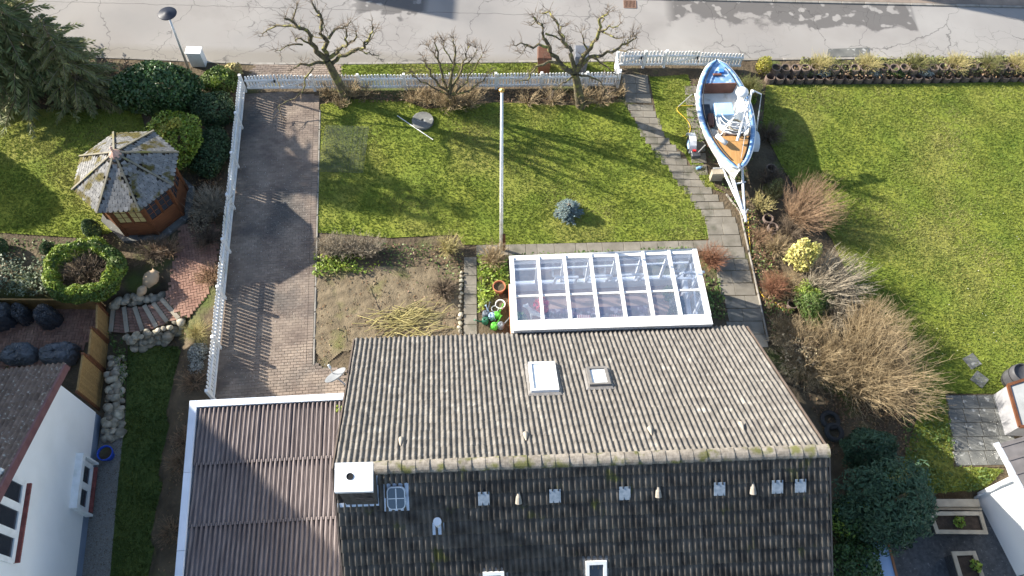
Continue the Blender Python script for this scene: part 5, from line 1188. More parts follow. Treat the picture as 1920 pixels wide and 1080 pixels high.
# pots and watering cans beside the conservatory
def pot(name, lab, px, py, r, h, m, z=0, fill=True):
    p = G(px, py, z); t = thing(name, lab, 'pot', p)
    MB().lathe([(.001, .01), (r*.72, .0), (r*.95, h*.82), (r*1.05, h*.83), (r*1.05, h), (r*.92, h), (r*.88, h*.8), (r*.7, .03)], p, 20).build('body', m, t, smooth=False)
    if fill: MB().lathe([(.001, h*.78), (r*.88, h*.78)], p, 16).build('soil', M['soil'], t)
pot('flower_pot', 'large terracotta pot beside the conservatory', 936, 545, .22, .36, M['terra']); pot('flower_pot', 'larger white pot below the terracotta pot', 938, 576, .17, .26, M['white']); pot('flower_pot', 'smaller white pot beside the watering cans', 928, 583, .12, .18, M['white'])
pot('flower_pot', 'blue glazed pot on the gravel by the white house', 205, 855, .24, .36, M['blue'], LOW)
def can(lab, px, py, m, rot):
    p = G(px, py); t = thing('watering_can', lab, 'watering can', p); Rz_ = Matrix.Rotation(rot, 3, 'Z'); T = lambda x, y, z: p+Rz_ @ Vector((x, y, z))
    MB().lathe([(.001, 0), (.12, 0), (.13, .04), (.12, .2), (.09, .25), (.05, .25), (.001, .22)], p, 16).build('body', m, t, smooth=True)
    MB().tube([T(.10, 0, .06), T(.24, 0, .2), T(.34, 0, .33)], [.035, .022, .016], 8).lathe([(.016, 0), (.04, .05), (.001, .055)], T(.34, 0, .33), 10, Rz_ @ Matrix.Rotation(.8, 3, 'Y')).build('spout', m, t)
    MB().tube([T(-.12, 0, .06), T(-.22, 0, .2), T(-.12, 0, .34), T(.02, 0, .33), T(.07, 0, .24)], .016, 6).build('handle', m, t, smooth=True)
gp = mat('green_plastic', (.10, .42, .05), rough=.35); 
can('bright green watering can by the white pots', 932, 594, gp, 1.0); can('bright green watering can at the foot of the bed', 927, 614, gp, .9); can('dark grey watering can by the path slabs', 911, 592, mat('slate_plastic', (.10, .12, .15), rough=.4), 1.2); can('grey watering can close to the conservatory corner', 939, 613, mat('mid_grey_plastic', (.16, .18, .20), rough=.4), .6); can('dark green watering can beside the grey one', 910, 604, mat('bottle_green', (.02, .10, .06), rough=.4), 3.4)
can('pale blue watering can among the green ones', 922, 596, mat('pale_blue_plastic', (.35, .48, .65), rough=.4), 2.2)
for lab, x, y, r in (('clay jar lying on its side below the gazebo', 283, 522, .26), ('pale clay jar lying by the rock border', 266, 545, .16)):
    p = G(x, y, r*.8); t = thing('clay_jar', lab, 'jar', p); Mx = Matrix.Rotation(2.6, 3, 'Z') @ Matrix.Rotation(1.25, 3, 'X')
    MB().lathe([(.001, -r*1.3), (r*.5, -r*1.25), (r*.95, -r*.3), (r, .15*r), (r*.75, r*.8), (r*.45, r*1.05), (r*.55, r*1.25), (r*.42, r*1.25), (r*.36, r*1.0), (r*.3, .2*r)], p, 18, Mx).build('body', mat('tan_clay', (.34, .25, .16), (.42, .32, .21), 6, .8), t, smooth=True)
    MB().lathe([(.001, r*.9), (r*.4, r*.9)], p, 12, Mx).build('mouth', M['dark'], t)
# lower right yard: raised beds, beam, sandpit cover, barrel, logs
def bed(lab, quad, h, z0=YARD):
    Q = [G(x, y, z0+h) for x, y in quad]; c_ = sum(Q, Vector())/4; t = thing('raised_bed', lab, 'planter', Vector((c_.x, c_.y, z0)))
    MB().hexa([Vector((p.x, p.y, z0)) for p in Q][::-1], [Vector((p.x, p.y, z0+h-.05)) for p in Q][::-1]).build('box', M['black'], t)
    for i in range(4):
        d = (Q[(i+1) % 4]-Q[i]).normalized()*(.06 if i % 2 else -.06); MB().beam(Q[i]+d*-1, Q[(i+1) % 4]+d, .12, .05).build('rim_board', M['greywood'], t)
    MB().ext([c_+(p-c_)*.93-Vector((0, 0, .045)) for p in Q], (0, 0, .01)).build('soil', mat('dark_soil', (.03, .022, .016), (.055, .04, .03), 9, .95, .8, 30), t)
    return c_
bed('long black raised bed with pale timber rim beside the outbuilding', [(1745, 963), (1838, 963), (1848, 998), (1757, 997)], .62)
bed('short black raised bed with pale timber rim in the yard', [(1788, 1038), (1826, 1037), (1848, 1098), (1806, 1098)], .62)
tag(MB().beam(G(1722, 945, .0), G(1832, 945, .0), .24, .3).build('timber_beam', M['greywood'], loc=G(1722, 945)), 'thick weathered timber beam holding the bank above the yard', 'beam')
tag(MB().beam(G(1722, 954, .02), G(1840, 955, .02), .08, .1).build('timber_plank', M['greywood'], loc=G(1722, 954)), 'thin timber plank lying before the thick beam', 'plank')
sp = GP([(1617, 1016), (1664, 1014), (1686, 1100), (1610, 1100)], .25); t = thing('sandpit', 'pale blue covered box with copper brown rim in the yard', 'box', (sp[0].x, sp[0].y, YARD))
MB().hexa([Vector((p.x, p.y, YARD)) for p in sp][::-1], [p-Vector((0, 0, .03)) for p in sp][::-1]).build('box', M['greywood'], t); MB().ext([p-Vector((0, 0, .02)) for p in sp], (0, 0, .015)).build('cover', mat('pale_blue_cover', (.34, .46, .66), (.40, .52, .70), 2, .5), t)
for i in range(4): MB().beam(sp[i], sp[(i+1) % 4], .07, .06).build('rim_board', mat('copper_brown', (.30, .13, .06), rough=.6), t)
p = G(1893, 716); t = thing('rain_barrel', 'dark round rain barrel beside the glazed shed', 'barrel', p)
MB().lathe([(.001, 0), (.30, 0), (.36, .25), (.36, .6), (.32, .85), (.30, .86), (.29, .80), (.001, .79)], p, 22).build('body', mat('dark_barrel', (.05, .05, .055), (.08, .08, .085), 6, .5), t, smooth=True)
for z in (.2, .62): MB().lathe([(.365, z-.02), (.372, z), (.365, z+.02)], p, 22).build('hoop', M['blackmetal'], t)
lg = thing('firewood', 'few split logs at the terrace edge', 'logs', G(1884, 770))
for k in range(5): pz = G(1876+random.uniform(0, 18), 766+k*5, .06); MB().beam(pz, pz+Vector((.35, random.uniform(-.06, .06), .03)), .1, .09).build('log', mat('split_wood', (.45, .29, .14), (.55, .37, .2), 6, .8), lg)
# ground edging between soil bed and slab file
rk = thing('stone_edging', 'row of small pale stones edging the soil bed', 'edging', G(864, 570))
for k in range(15): rock(rk, 864-k*.1+random.uniform(-1.5, 1.5), 510+k*8, .04, random.uniform(.05, .09))
# ================================================================ PLANTS
def tubes_np(P, Rr, sides=3):
    """P (N,K,3) polylines, Rr (N,K) radii"""
    N, K, _ = P.shape; d = np.gradient(P, axis=1); d /= np.linalg.norm(d, axis=-1, keepdims=True)+1e-9
    up = np.zeros_like(d); up[..., 2] = 1; m = np.abs(d[..., 2]) > .95; up[m] = (0, 1, 0)
    a = np.cross(d, up); a /= np.linalg.norm(a, axis=-1, keepdims=True)+1e-9; b = np.cross(a, d)
    an = np.arange(sides)*2*math.pi/sides
    V = P[:, :, None]+(a[:, :, None]*np.cos(an)[None, None, :, None]+b[:, :, None]*np.sin(an)[None, None, :, None])*Rr[:, :, None, None]
    V = V.reshape(-1, 3); n, k, s = np.meshgrid(np.arange(N), np.arange(K-1), np.arange(sides), indexing='ij'); s2 = (s+1) % sides
    f = lambda kk, ss: (n*K+kk)*sides+ss
    return V, np.stack([f(k, s), f(k, s2), f(k+1, s2), f(k+1, s)], -1).reshape(-1, 4)
def merge(parts):
    V = []; Fc = []; o = 0
    for v, f in parts: V.append(v); Fc.append(f+o); o += len(v)
    return np.concatenate(V), np.concatenate(Fc)
def rdir(n, zmin=-1.0):
    z = rng.uniform(zmin, 1, n); a = rng.uniform(0, 2*math.pi, n); r = np.sqrt(1-z*z); return np.stack([r*np.cos(a), r*np.sin(a), z], -1)
def leafquads(P, Nrm, size, asp=.55, jit=.8):
    n = len(P); Nn = Nrm+rng.normal(0, jit, (n, 3)); Nn /= np.linalg.norm(Nn, axis=1, keepdims=True)
    t = np.cross(Nn, rng.normal(0, 1, (n, 3))); t /= np.linalg.norm(t, axis=1, keepdims=True)+1e-9; b = np.cross(Nn, t)
    s = (size*rng.uniform(.6, 1.35, n))[:, None]
    V = np.stack([P-t*s, P+b*s*asp+Nn*s*.12, P+t*s, P-b*s*asp+Nn*s*.12], 1).reshape(-1, 3)
    return V, np.arange(4*n).reshape(-1, 4)
def lump(D, k=5, seed=0):
    r = np.random.default_rng(seed); f = np.zeros(len(D))
    for i in range(k): w = r.normal(0, 1, 3); w *= (2.2+1.3*i)/np.linalg.norm(w); f += np.sin(D@w+r.uniform(0, 6.3))/(1+.45*i)
    return f/2.2
def cloud(c, rad, n, seed=0, zmin=-.35, rough=.2, shell=.35):
    D = rdir(n, zmin); f = lump(D, 6, seed); r = (1-shell*rng.uniform(0, 1, n)**1.6)*(1+rough*f)
    P = np.array(c)[None]+D*np.array(rad)[None]*r[:, None]; return P, D
def twig_fan(c, n, h, spread, K=5, base_r=.1, curve=.25, r0=.012, up=1.0, side=3, seedk=None, lean=(0, 0)):
    """stems rising from one foot and arching outwards, each with side twigs"""
    c = np.array(c); a = rng.uniform(0, 2*math.pi, n); o = np.sqrt(rng.uniform(0, 1, n))
    hh = h*rng.uniform(.65, 1.08, n)*(1-.35*o**2); t = np.linspace(0, 1, K)
    outd = np.stack([np.cos(a), np.sin(a)], -1)
    B = np.zeros((n, 3)); B[:, :2] = outd*base_r*rng.uniform(0, 1, n)[:, None]
    P = np.zeros((n, K, 3)); e = spread*o
    P[:, :, :2] = B[:, None, :2]+outd[:, None]*(e[:, None]*(t[None]**(1+curve)))[..., None]+np.array(lean)[None, None]*(t**1.5)[None, :, None]*h
    P[:, :, 2] = hh[:, None]*(t[None]**(1-.12*o[:, None]))
    P[:, 1:] += np.cumsum(rng.normal(0, h*.034, (n, K-1, 3)), axis=1); P += c
    R_ = r0*(1-.75*t)[None]*rng.uniform(.7, 1.3, n)[:, None]
    parts = [tubes_np(P, R_)]
    if side:
        m = n*side; idx = rng.integers(0, n, m); s = rng.uniform(.3, .95, m)*(K-1); i0 = np.minimum(s.astype(int), K-2); f = (s-i0)[:, None]
        S0 = P[idx, i0]*(1-f)+P[idx, i0+1]*f; dr = P[idx, i0+1]-P[idx, i0]; dr /= np.linalg.norm(dr, axis=1, keepdims=True)+1e-9
        dv = dr+rng.normal(0, .7, (m, 3)); dv[:, 2] += .2*up; dv /= np.linalg.norm(dv, axis=1, keepdims=True); ln = (h*rng.uniform(.08, .28, m))[:, None]
        Q = np.stack([S0, S0+dv*ln*.5+rng.normal(0, .015, (m, 3)), S0+dv*ln+rng.normal(0, .03, (m, 3))+np.array([0, 0, .04])], 1)
        parts.append(tubes_np(Q, np.stack([np.full(m, r0*.55), np.full(m, r0*.4), np.full(m, r0*.15)], 1)))
    return merge(parts)
def plant(name, lab, cat, p, parts, group=None):
    """parts: list of (part name, V, F, material)"""
    p = Vector(p)
    if len(parts) == 1:
        nm, V, Fc, m = parts[0]; return tag(obj_np(name, V, Fc, m, None, loc=p), lab, cat, group)
    t = thing(name, lab, cat, p, group)
    for nm, V, Fc, m in parts: obj_np(nm, V, Fc, m, t)
    return t
def twig_shrub(lab, px, py, h, spread, n, m, z=0, side=3, r0=.012, name='bare_shrub', **kw):
    p = G(px, py, z); V, Fc = twig_fan(p, n, h, spread, side=side, r0=r0, **kw); return plant(name, lab, 'shrub', p, [('twigs', V, Fc, M[m])])
def leaf_shrub(lab, px, py, rad, n, size, m, z=0, name='shrub', zc=.5, rough=.2, seed=0, asp=.55, extra=None, stems=14, cat='shrub', shell=.35):
    """px,py: where the foot stands; rad: half-axes in metres"""
    p = G(px, py, z); c = p+Vector((0, 0, rad[2]*zc)); P, D = cloud(c, rad, n, seed, -.5, rough, shell); k = P[:, 2] > z+.02; V, Fc = leafquads(P[k], D[k], size, asp)
    parts = [('foliage', V, Fc, M[m])]
    sv, sf = twig_fan(p, stems, rad[2]*(1+zc)*.85, (rad[0]+rad[1])*.32, side=4, r0=.018); parts.append(('stems', sv, sf, M['twig_dark']))
    if extra:
        n2, m2, rng_dir = extra; P, D = cloud(c, [r*1.04 for r in rad], n2*3, seed+5, -.3, rough, .15); k = (D@np.array(rng_dir) > .35) & (P[:, 2] > z+.02) & (lump(D*1.7, 4, seed+9) > .0); V, Fc = leafquads(P[k], D[k], size, asp); parts.append(('bright_leaves', V, Fc, M[m2]))
    return plant(name, lab, cat, p, parts)
# ---------------- bare trees, traced limbs
def trunk_tube(pts, radii, sides=7):
    return tubes_np(np.array([[tuple(p) for p in pts]]), np.array([radii]), sides)
def smooth_path(pts, k=3):
    out = []
    for i in range(len(pts)-1):
        a, b, c, d = pts[max(i-1, 0)], pts[i], pts[i+1], pts[min(i+2, len(pts)-1)]
        for j in range(k): t = j/k; out.append(.5*((2*b)+(c-a)*t+(2*a-5*b+4*c-d)*t*t+(3*b-a-3*c+d)*t**3))
    out.append(pts[-1]); return out
def fruit_tree(lab, base, trunk, limbs, suckers, rt=.16, tw=2, cat='tree', name='bare_tree'):
    bp = G(*base); Y = bp.y; t = thing(name, lab, cat, bp)
    tp = [bp]+[PYp(x, y, Y-.05*i) for i, (x, y) in enumerate(trunk)]; tps = smooth_path(tp)
    n = len(tps); V, Fc = trunk_tube(tps, [rt*(1.25-.5*i/(n-1)) for i in range(n)], 9); obj_np('trunk', V, Fc, M['bark'], t, True)
    parts = []; tips = []
    for pts, r0, dy in limbs:
        q_ = [PYp(x, y, Y+dy*(i/(len(pts)-1))**1.1-.06) for i, (x, y) in enumerate(pts)]; sp_ = smooth_path(q_); m = len(sp_)
        for i in range(1, m-1): sp_[i] = sp_[i]+Vector(rng.normal(0, .035, 3))
        r0 *= 1.35; rr = [r0*(1-.72*i/(m-1)) for i in range(m)]; rr[-1] *= .5; V, Fc = trunk_tube(sp_, rr, 6); obj_np('limb', V, Fc, M['bark'], t, True)
        for i in range(2, m):
            for _ in range(tw if i < m-1 else tw*2):
                d = Vector(rng.normal(0, 1, 3)); d.z = abs(d.z)*.6+.1; d = (d.normalized()+(sp_[i]-sp_[i-1]).normalized()*.8).normalized(); tips.append((sp_[i], d, random.uniform(.12, .5)))
    T = np.array([[tuple(p), tuple(p+d*l*.5+Vector(rng.normal(0, .02, 3))), tuple(p+d*l+Vector(rng.normal(0, .05, 3)))] for p, d, l in tips]); Rr = np.tile(np.array([.010, .007, .003]), (len(T), 1))
    parts.append(tubes_np(T, Rr))
    k = len(T)*2; idx = rng.integers(0, len(T), k); S0 = T[idx, 1]; dv = T[idx, 2]-T[idx, 1]; L_ = np.linalg.norm(dv, axis=1, keepdims=True); dv = dv/(L_+1e-9)+rng.normal(0, .6, (k, 3)); Q = np.stack([S0, S0+dv*.08, S0+dv*.17], 1); parts.append(tubes_np(Q, np.tile(np.array([.006, .005, .002]), (k, 1))))
    V, Fc = merge(parts); obj_np('twigs', V, Fc, M['twig_dark'], t)
    sp = []
    for (x, y, nn, h, s) in suckers:
        q_ = G(x, y); sp.append(twig_fan(q_, int(nn*1.6), h*1.2, s*1.1, side=4, r0=.011, curve=.1))
    V, Fc = merge(sp); obj_np('suckers', V, Fc, M['twig_tan'], t)
    return t
fruit_tree('gnarled bare fruit tree by the driveway gate', (648, 188), [(640, 165), (626, 138), (613, 113)], [
    ([(613, 113), (593, 97), (582, 80), (580, 63), (563, 50), (548, 42), (535, 32)], .085, -.5), ([(548, 42), (553, 20), (557, 8)], .03, -.3), ([(563, 50), (543, 50), (520, 48), (503, 55), (492, 68)], .04, .4),
    ([(583, 84), (563, 73), (553, 71)], .035, -.8), ([(567, 84), (543, 85), (520, 95)], .03, -.6), ([(612, 112), (610, 80), (603, 57), (602, 37), (593, 17), (585, 4)], .075, .5), ([(607, 73), (587, 68)], .03, .3),
    ([(616, 73), (622, 60), (637, 53), (650, 48), (660, 42)], .045, .9), ([(615, 109), (633, 100), (638, 90), (653, 83), (650, 67), (647, 50)], .06, -.9), ([(653, 83), (667, 72), (668, 60)], .035, -.5),
    ([(622, 120), (636, 106), (663, 97), (682, 87), (690, 73), (698, 60), (697, 43)], .065, .3), ([(682, 87), (693, 75), (703, 58)], .03, .7), ([(673, 93), (693, 100), (710, 110)], .03, -.4),
    ([(614, 117), (597, 118), (577, 122), (563, 120), (548, 130)], .06, -.9), ([(587, 128), (572, 147), (567, 170), (543, 187), (523, 200), (527, 217)], .03, -1.0), ([(598, 20), (600, 35), (611, 50), (612, 80)], .02, .4)],
    [(655, 182, 40, .9, .55), (620, 180, 26, .7, .5), (685, 180, 26, .6, .5), (640, 200, 30, .5, .4)], .17)
fruit_tree('gnarled bare fruit tree by the slab path with a long trunk shadow', (1089, 200), [(1086, 180), (1082, 155), (1077, 137)], [
    ([(1076, 138), (1057, 125), (1042, 107), (1027, 88), (1020, 67), (1015, 47), (1000, 32)], .085, .3), ([(1027, 88), (1000, 88), (983, 83), (963, 85)], .045, -.3), ([(990, 86), (983, 93), (977, 100)], .02, -.2), ([(1015, 47), (1007, 40), (995, 48)], .03, .6),
    ([(1023, 63), (1043, 67), (1057, 80), (1063, 87)], .03, .5), ([(1076, 136), (1070, 100), (1063, 87), (1053, 70), (1040, 37), (1030, 25), (1015, 25)], .07, .9), ([(1057, 77), (1050, 50), (1060, 50)], .03, .9),
    ([(1079, 136), (1090, 113), (1107, 90), (1123, 60), (1125, 37), (1142, 20)], .08, -.4), ([(1123, 60), (1140, 53), (1163, 43)], .035, -.2), ([(1103, 97), (1093, 73), (1093, 57)], .03, .2), ([(1130, 60), (1147, 67), (1170, 70)], .03, -.7), ([(1128, 42), (1133, 30), (1141, 24)], .02, -.6),
    ([(1083, 136), (1103, 107), (1130, 103), (1157, 90), (1180, 80), (1192, 68)], .06, -.8), ([(1150, 93), (1173, 97), (1190, 90)], .025, -.9), ([(1112, 108), (1123, 117), (1140, 127), (1160, 150)], .035, -1.1), ([(1174, 84), (1180, 72), (1190, 66)], .02, -.6),
    ([(1074, 140), (1040, 118), (1007, 125), (995, 147), (975, 152)], .05, -.9), ([(1075, 142), (1060, 150), (1045, 165), (1030, 180)], .035, -1.2), ([(1084, 140), (1110, 145), (1130, 160), (1140, 180)], .035, -1.1)],
    [(1090, 194, 40, .7, .5), (1035, 190, 40, .6, .55), (990, 192, 30, .5, .5), (1125, 190, 40, .6, .6), (1160, 178, 20, .6, .4)], .17)
fruit_tree('many stemmed bare shrub tree in the middle of the front fence', (845, 202), [(843, 185), (840, 170)], [
    ([(842, 175), (830, 150), (823, 110), (815, 75)], .05, .2), ([(842, 172), (847, 133), (855, 100), (850, 72)], .05, -.3), ([(843, 175), (862, 140), (872, 110), (880, 85)], .045, .3), ([(842, 178), (815, 150), (800, 125), (793, 108)], .04, -.5),
    ([(843, 178), (872, 155), (890, 125), (905, 100)], .04, -.4), ([(825, 120), (812, 100), (800, 85)], .025, .3), ([(850, 120), (836, 95), (832, 78)], .025, .4), ([(868, 122), (885, 110), (893, 90)], .025, .5), ([(840, 180), (810, 165), (785, 150), (770, 135)], .03, -.6), ([(845, 180), (880, 168), (905, 150), (920, 138)], .03, -.7)],
    [(845, 200, 130, .95, .75), (805, 192, 50, .75, .5), (880, 196, 90, .85, .6), (775, 190, 30, .6, .5)], .12, tw=4, name='bare_shrub', cat='shrub')
# ---------------- conifers
def spruce(lab, px, py, h, r, n, m, m2=None, z=0, droop=.35, name='spruce_tree', seed=0, top=1.0, dens=46):
    p = G(px, py, z); t = thing(name, lab, 'tree', p); V, Fc = trunk_tube([p, p+Vector((0, 0, h*.5)), p+Vector((0, 0, h))], [.03*h*.6, .02*h*.6, .01], 8); obj_np('trunk', V, Fc, M['bark'], t, True)
    zz = h*(.06+.92*rng.uniform(0, 1, n)**1.15); a = rng.uniform(0, 2*math.pi, n); L_ = r*(1-(zz/h))**.75*rng.uniform(.45, 1.25, n)+.12; K = 6; tt = np.linspace(0, 1, K)
    P = np.zeros((n, K, 3)); P[:, :, 0] = np.cos(a)[:, None]*L_[:, None]*tt; P[:, :, 1] = np.sin(a)[:, None]*L_[:, None]*tt; P[:, :, 2] = zz[:, None]+L_[:, None]*(.18*tt-droop*tt**2)[None]; P += np.array(p)
    V, Fc = tubes_np(P, .018*(1-.8*tt)[None]*np.ones((n, 1))); obj_np('branches', V, Fc, M['twig_grey'], t)
    parts = []; M_ = dens
    s = rng.uniform(.18, 1, (n, M_)); i0 = np.minimum((s*(K-1)).astype(int), K-2); f = (s*(K-1)-i0)[..., None]; rows = np.arange(n)[:, None]
    S0 = P[rows, i0]*(1-f)+P[rows, i0+1]*f; dr = P[rows, i0+1]-P[rows, i0]; dr /= np.linalg.norm(dr, axis=-1, keepdims=True)+1e-9
    sd_ = np.cross(dr, np.array([0, 0, 1.0])); sd_ /= np.linalg.norm(sd_, axis=-1, keepdims=True)+1e-9
    side = rng.choice([-1, 1], (n, M_))[..., None]; tw = (L_[:, None]*.26*(1.15-s)+.07)[..., None]*rng.uniform(.5, 1.2, (n, M_, 1))
    d = dr*.75+sd_*side*rng.uniform(.2, 1, (n, M_, 1)); d[..., 2] -= .22*rng.uniform(0, 1, (n, M_)); d /= np.linalg.norm(d, axis=-1, keepdims=True)
    E1 = S0+d*tw; w = np.cross(d, np.array([0, 0, 1.0])+rng.normal(0, .5, d.shape)); w /= np.linalg.norm(w, axis=-1, keepdims=True)+1e-9; wd = (.018+.10*tw)*.6
    Q = np.stack([S0-w*wd*.5, S0+d*tw*.5-w*wd*1.1, E1, S0+d*tw*.5+w*wd*1.1], 2).reshape(-1, 4, 3)
    sel = lump(np.stack([np.cos(a), np.sin(a), zz/h*2-1], -1), 5, seed) > .15 if m2 else np.zeros(n, bool)
    sel = np.repeat(sel, M_)
    for k, nm, mm in ((~sel, 'needles', m), (sel, 'needles_olive', m2)):
        q_ = Q[k]
        if len(q_): obj_np(nm, q_.reshape(-1, 3), np.arange(len(q_)*4).reshape(-1, 4), M[mm], t)
    return t
spruce('tall green spruce with loose drooping branches beside the road', 80, 150, 9.0, 2.6, 250, 'needle_green', 'needle_olive', seed=3, dens=80)
spruce('olive spruce overhanging the lawn edge', 165, 178, 4.2, 1.7, 170, 'needle_olive', 'needle_green', seed=8, dens=80)
spruce('blue green spruce at the back of the bed left of the lawn', 15, 160, 9.0, 2.5, 230, 'needle_green', 'needle_blue', seed=11, dens=80)
spruce('tall spruce further along the road past the blue green one', -120, 130, 9.5, 2.6, 220, 'needle_green', seed=12, dens=60)
spruce('small blue dwarf spruce alone on the lawn', 1065, 400, .62, .40, 150, 'needle_blue', name='dwarf_spruce', droop=.1, dens=40)
# ---------------- broadleaf and clipped shrubs, left garden
leaf_shrub('large dome of dark glossy laurel beside the road', 306, 190, (1.75, 1.05, 1.0), 9000, .075, 'leaf_laurel', rough=.12, seed=2, zc=.75)
leaf_shrub('yellow variegated shrub beside the gazebo roof', 345, 288, (1.1, 1.0, .95), 4600, .06, 'leaf_lime', rough=.3, seed=4, zc=.75, extra=(6000, 'leaf_yellow', (-.55, -.25, .6)))
leaf_shrub('dark evergreen shrub against the driveway fence near its corner', 402, 215, (.95, .8, .6), 4600, .05, 'leaf_dark', rough=.3, seed=5)
leaf_shrub('low dark evergreen in the fence bed beside the yellow shrub', 398, 290, (.75, 1.0, .5), 4600, .05, 'leaf_dark', rough=.3, seed=6)
leaf_shrub('light green shrub beside the utility cabinet', 415, 160, (.7, .5, .5), 2600, .05, 'leaf_mid', rough=.3, seed=7, extra=(900, 'leaf_lime', (-.5, 0, .8)))
leaf_shrub('pale dry shrub by the fence corner', 440, 138, (.4, .3, .35), 700, .05, 'twig_yel', rough=.3, seed=8, stems=40)
twig_shrub('grey brown bare shrub between gazebo and fence', 400, 400, 1.1, .8, 240, 'twig_grey', side=4, r0=.010); twig_shrub('dark bare shrub below the grey one by the fence', 392, 455, .7, .6, 150, 'twig_dark', side=4)
twig_shrub('rusty low shrub at the fence beside the brick landing', 398, 525, .7, .5, 150, 'twig_rust', side=4); twig_shrub('dry brown shrub on the stone bank below the gazebo', 290, 478, .6, .75, 200, 'twig_dark', side=4); twig_shrub('dry rusty shrub above the clay jars', 318, 470, .5, .55, 130, 'twig_rust', side=4)
def cone_bush(lab, px, py, r, h, m, z=0, seed=0):
    p = G(px, py, z); n = int(2600*r*h/.4)+500; t_ = rng.uniform(0, 1, n); a = rng.uniform(0, 2*math.pi, n); rr = r*np.sin(np.clip(math.pi*(.18+.82*t_), 0, math.pi))**.7*(1-.1*rng.uniform(0, 1, n)); P = np.stack([p.x+np.cos(a)*rr, p.y+np.sin(a)*rr, p.z+t_*h], -1); D = np.stack([np.cos(a), np.sin(a), .4*np.ones(n)], -1)
    V, Fc = leafquads(P, D, .035); plant('clipped_shrub', lab, 'shrub', p, [('foliage', V, Fc, M[m])])
cone_bush('clipped egg shaped evergreen below the gazebo eave', 180, 440, .3, .95, 'leaf_dark'); cone_bush('small clipped green ball by the lawn edge', 92, 470, .25, .42, 'leaf_dark'); cone_bush('dark clipped bush at the lawn corner beside the ground cover', 2, 470, .35, .7, 'leaf_dark')
# hollow round hedge
p = G(168, 540, 0); n = 11000; a = rng.uniform(0, 2*math.pi, n); th = rng.uniform(0, 2*math.pi, n); R0, r1 = 1.12, .25; rr = r1*(1-.25*rng.uniform(0, 1, n)**2)*(1+.2*np.sin(a*5+th)+.1*np.sin(a*11))
P = np.stack([p.x+np.cos(a)*(R0+np.cos(th)*rr), p.y+.35+np.sin(a)*(R0*.86+np.cos(th)*rr), .62+np.sin(th)*rr*1.7], -1); D = np.stack([np.cos(a)*np.cos(th), np.sin(a)*np.cos(th), np.sin(th)], -1); V, Fc = leafquads(P, D, .055)
k = (lump(D+np.stack([a, a, th], -1)*.3, 4, 3) > -.2); q_ = V.reshape(-1, 4, 3)
sv, sf = twig_fan((p.x, p.y+.35, .05), 260, .95, .95, side=5, r0=.014, curve=.0)
plant('round_hedge', 'round bright green hedge with a bare brown hollow top', 'hedge', p, [('foliage', q_[k].reshape(-1, 3), np.arange(k.sum()*4).reshape(-1, 4), M['leaf_lime']), ('inner_foliage', q_[~k].reshape(-1, 3), np.arange((~k).sum()*4).reshape(-1, 4), M['leaf_mid']), ('bare_twigs', sv, sf, M['twig_dark'])])
def cover_patch(lab, poly, dens, size, m, z=0, h=.12, name='ground_cover', cat='ground cover'):
    poly = [tuple(q_[:2]) for q_ in GP(poly, z)]; xs = [q_[0] for q_ in poly]; ys = [q_[1] for q_ in poly]; n = int((max(xs)-min(xs))*(max(ys)-min(ys))*dens)
    x = rng.uniform(min(xs), max(xs), n); y = rng.uniform(min(ys), max(ys), n); f = np.sin(x*3.1+np.sin(y*2.3)*2)+np.sin(y*3.7+x)+rng.normal(0, .7, n); k = inpoly(x, y, poly) & (f > -.9); x = x[k]; y = y[k]
    P = np.stack([x, y, z+h*rng.uniform(0, 1, len(x))*(1+.3*f[k])], -1); V, Fc = leafquads(P, np.tile(np.array([[0, 0, 1.0]]), (len(x), 1)), size, jit=.6)
    o = stuff(obj_np(name, V, Fc, M[m])); tag(o, lab, cat)
cover_patch('variegated ivy like ground cover behind the patio screen', [(-20, 475), (95, 488), (98, 545), (80, 556), (-20, 556)], 420, .055, 'leaf_varie', h=.35)
cover_patch('patchy low greenery along the lawn and hedge', [(-20, 446), (150, 452), (140, 480), (-20, 476)], 160, .05, 'leaf_mid')
cover_patch('green rock plants between the stones and the lawn strip', [(205, 622), (236, 640), (244, 700), (232, 760), (222, 680)], 500, .045, 'leaf_mid', LOW, .3)
cover_patch('low weeds and litter in the bed along the garage', [(350, 620), (400, 600), (388, 745), (352, 760), (330, 1080), (300, 1080), (338, 780)], 190, .04, 'leaf_brown', -.25, .25)
cover_patch('dead leaves in the bed between gazebo and fence', [(330, 300), (430, 250), (415, 430), (350, 410)], 260, .04, 'leaf_brown', 0, .06)
cover_patch('low green weeds in the bed below the spruces', [(-20, 150), (240, 110), (260, 200), (-20, 200)], 110, .05, 'leaf_brown', 0, .08)
cover_patch('bright green weeds at the driveway edge of the soil bed', [(590, 478), (650, 476), (720, 492), (690, 515), (640, 512), (588, 522)], 420, .06, 'leaf_lime', 0, .22)
cover_patch('scattered weeds and dead leaves over the dug soil', [(590, 450), (868, 462), (868, 630), (660, 640), (600, 680), (588, 600)], 60, .04, 'leaf_brown', 0, .04)
cover_patch('scattered green weeds over the dug soil', [(700, 455), (868, 462), (866, 560), (720, 510)], 90, .045, 'leaf_mid', 0, .10)
cover_patch('leafy perennials beside the conservatory', [(896, 480), (950, 480), (955, 540), (925, 560), (896, 590)], 700, .06, 'leaf_lime', 0, .28)
cover_patch('low green border along the conservatory front', [(950, 481), (1290, 466), (1300, 478), (955, 490)], 380, .05, 'leaf_mid', 0, .2)
cover_patch('shaded low plants at the conservatory end', [(1318, 490), (1345, 490), (1362, 600), (1330, 600)], 380, .05, 'leaf_mid', 0, .15)
cover_patch('weedy growth in the shrub bed along the slab path', [(1362, 370), (1400, 372), (1420, 400), (1480, 560), (1490, 640), (1446, 640), (1412, 500), (1390, 410)], 260, .045, 'leaf_brown', 0, .12)
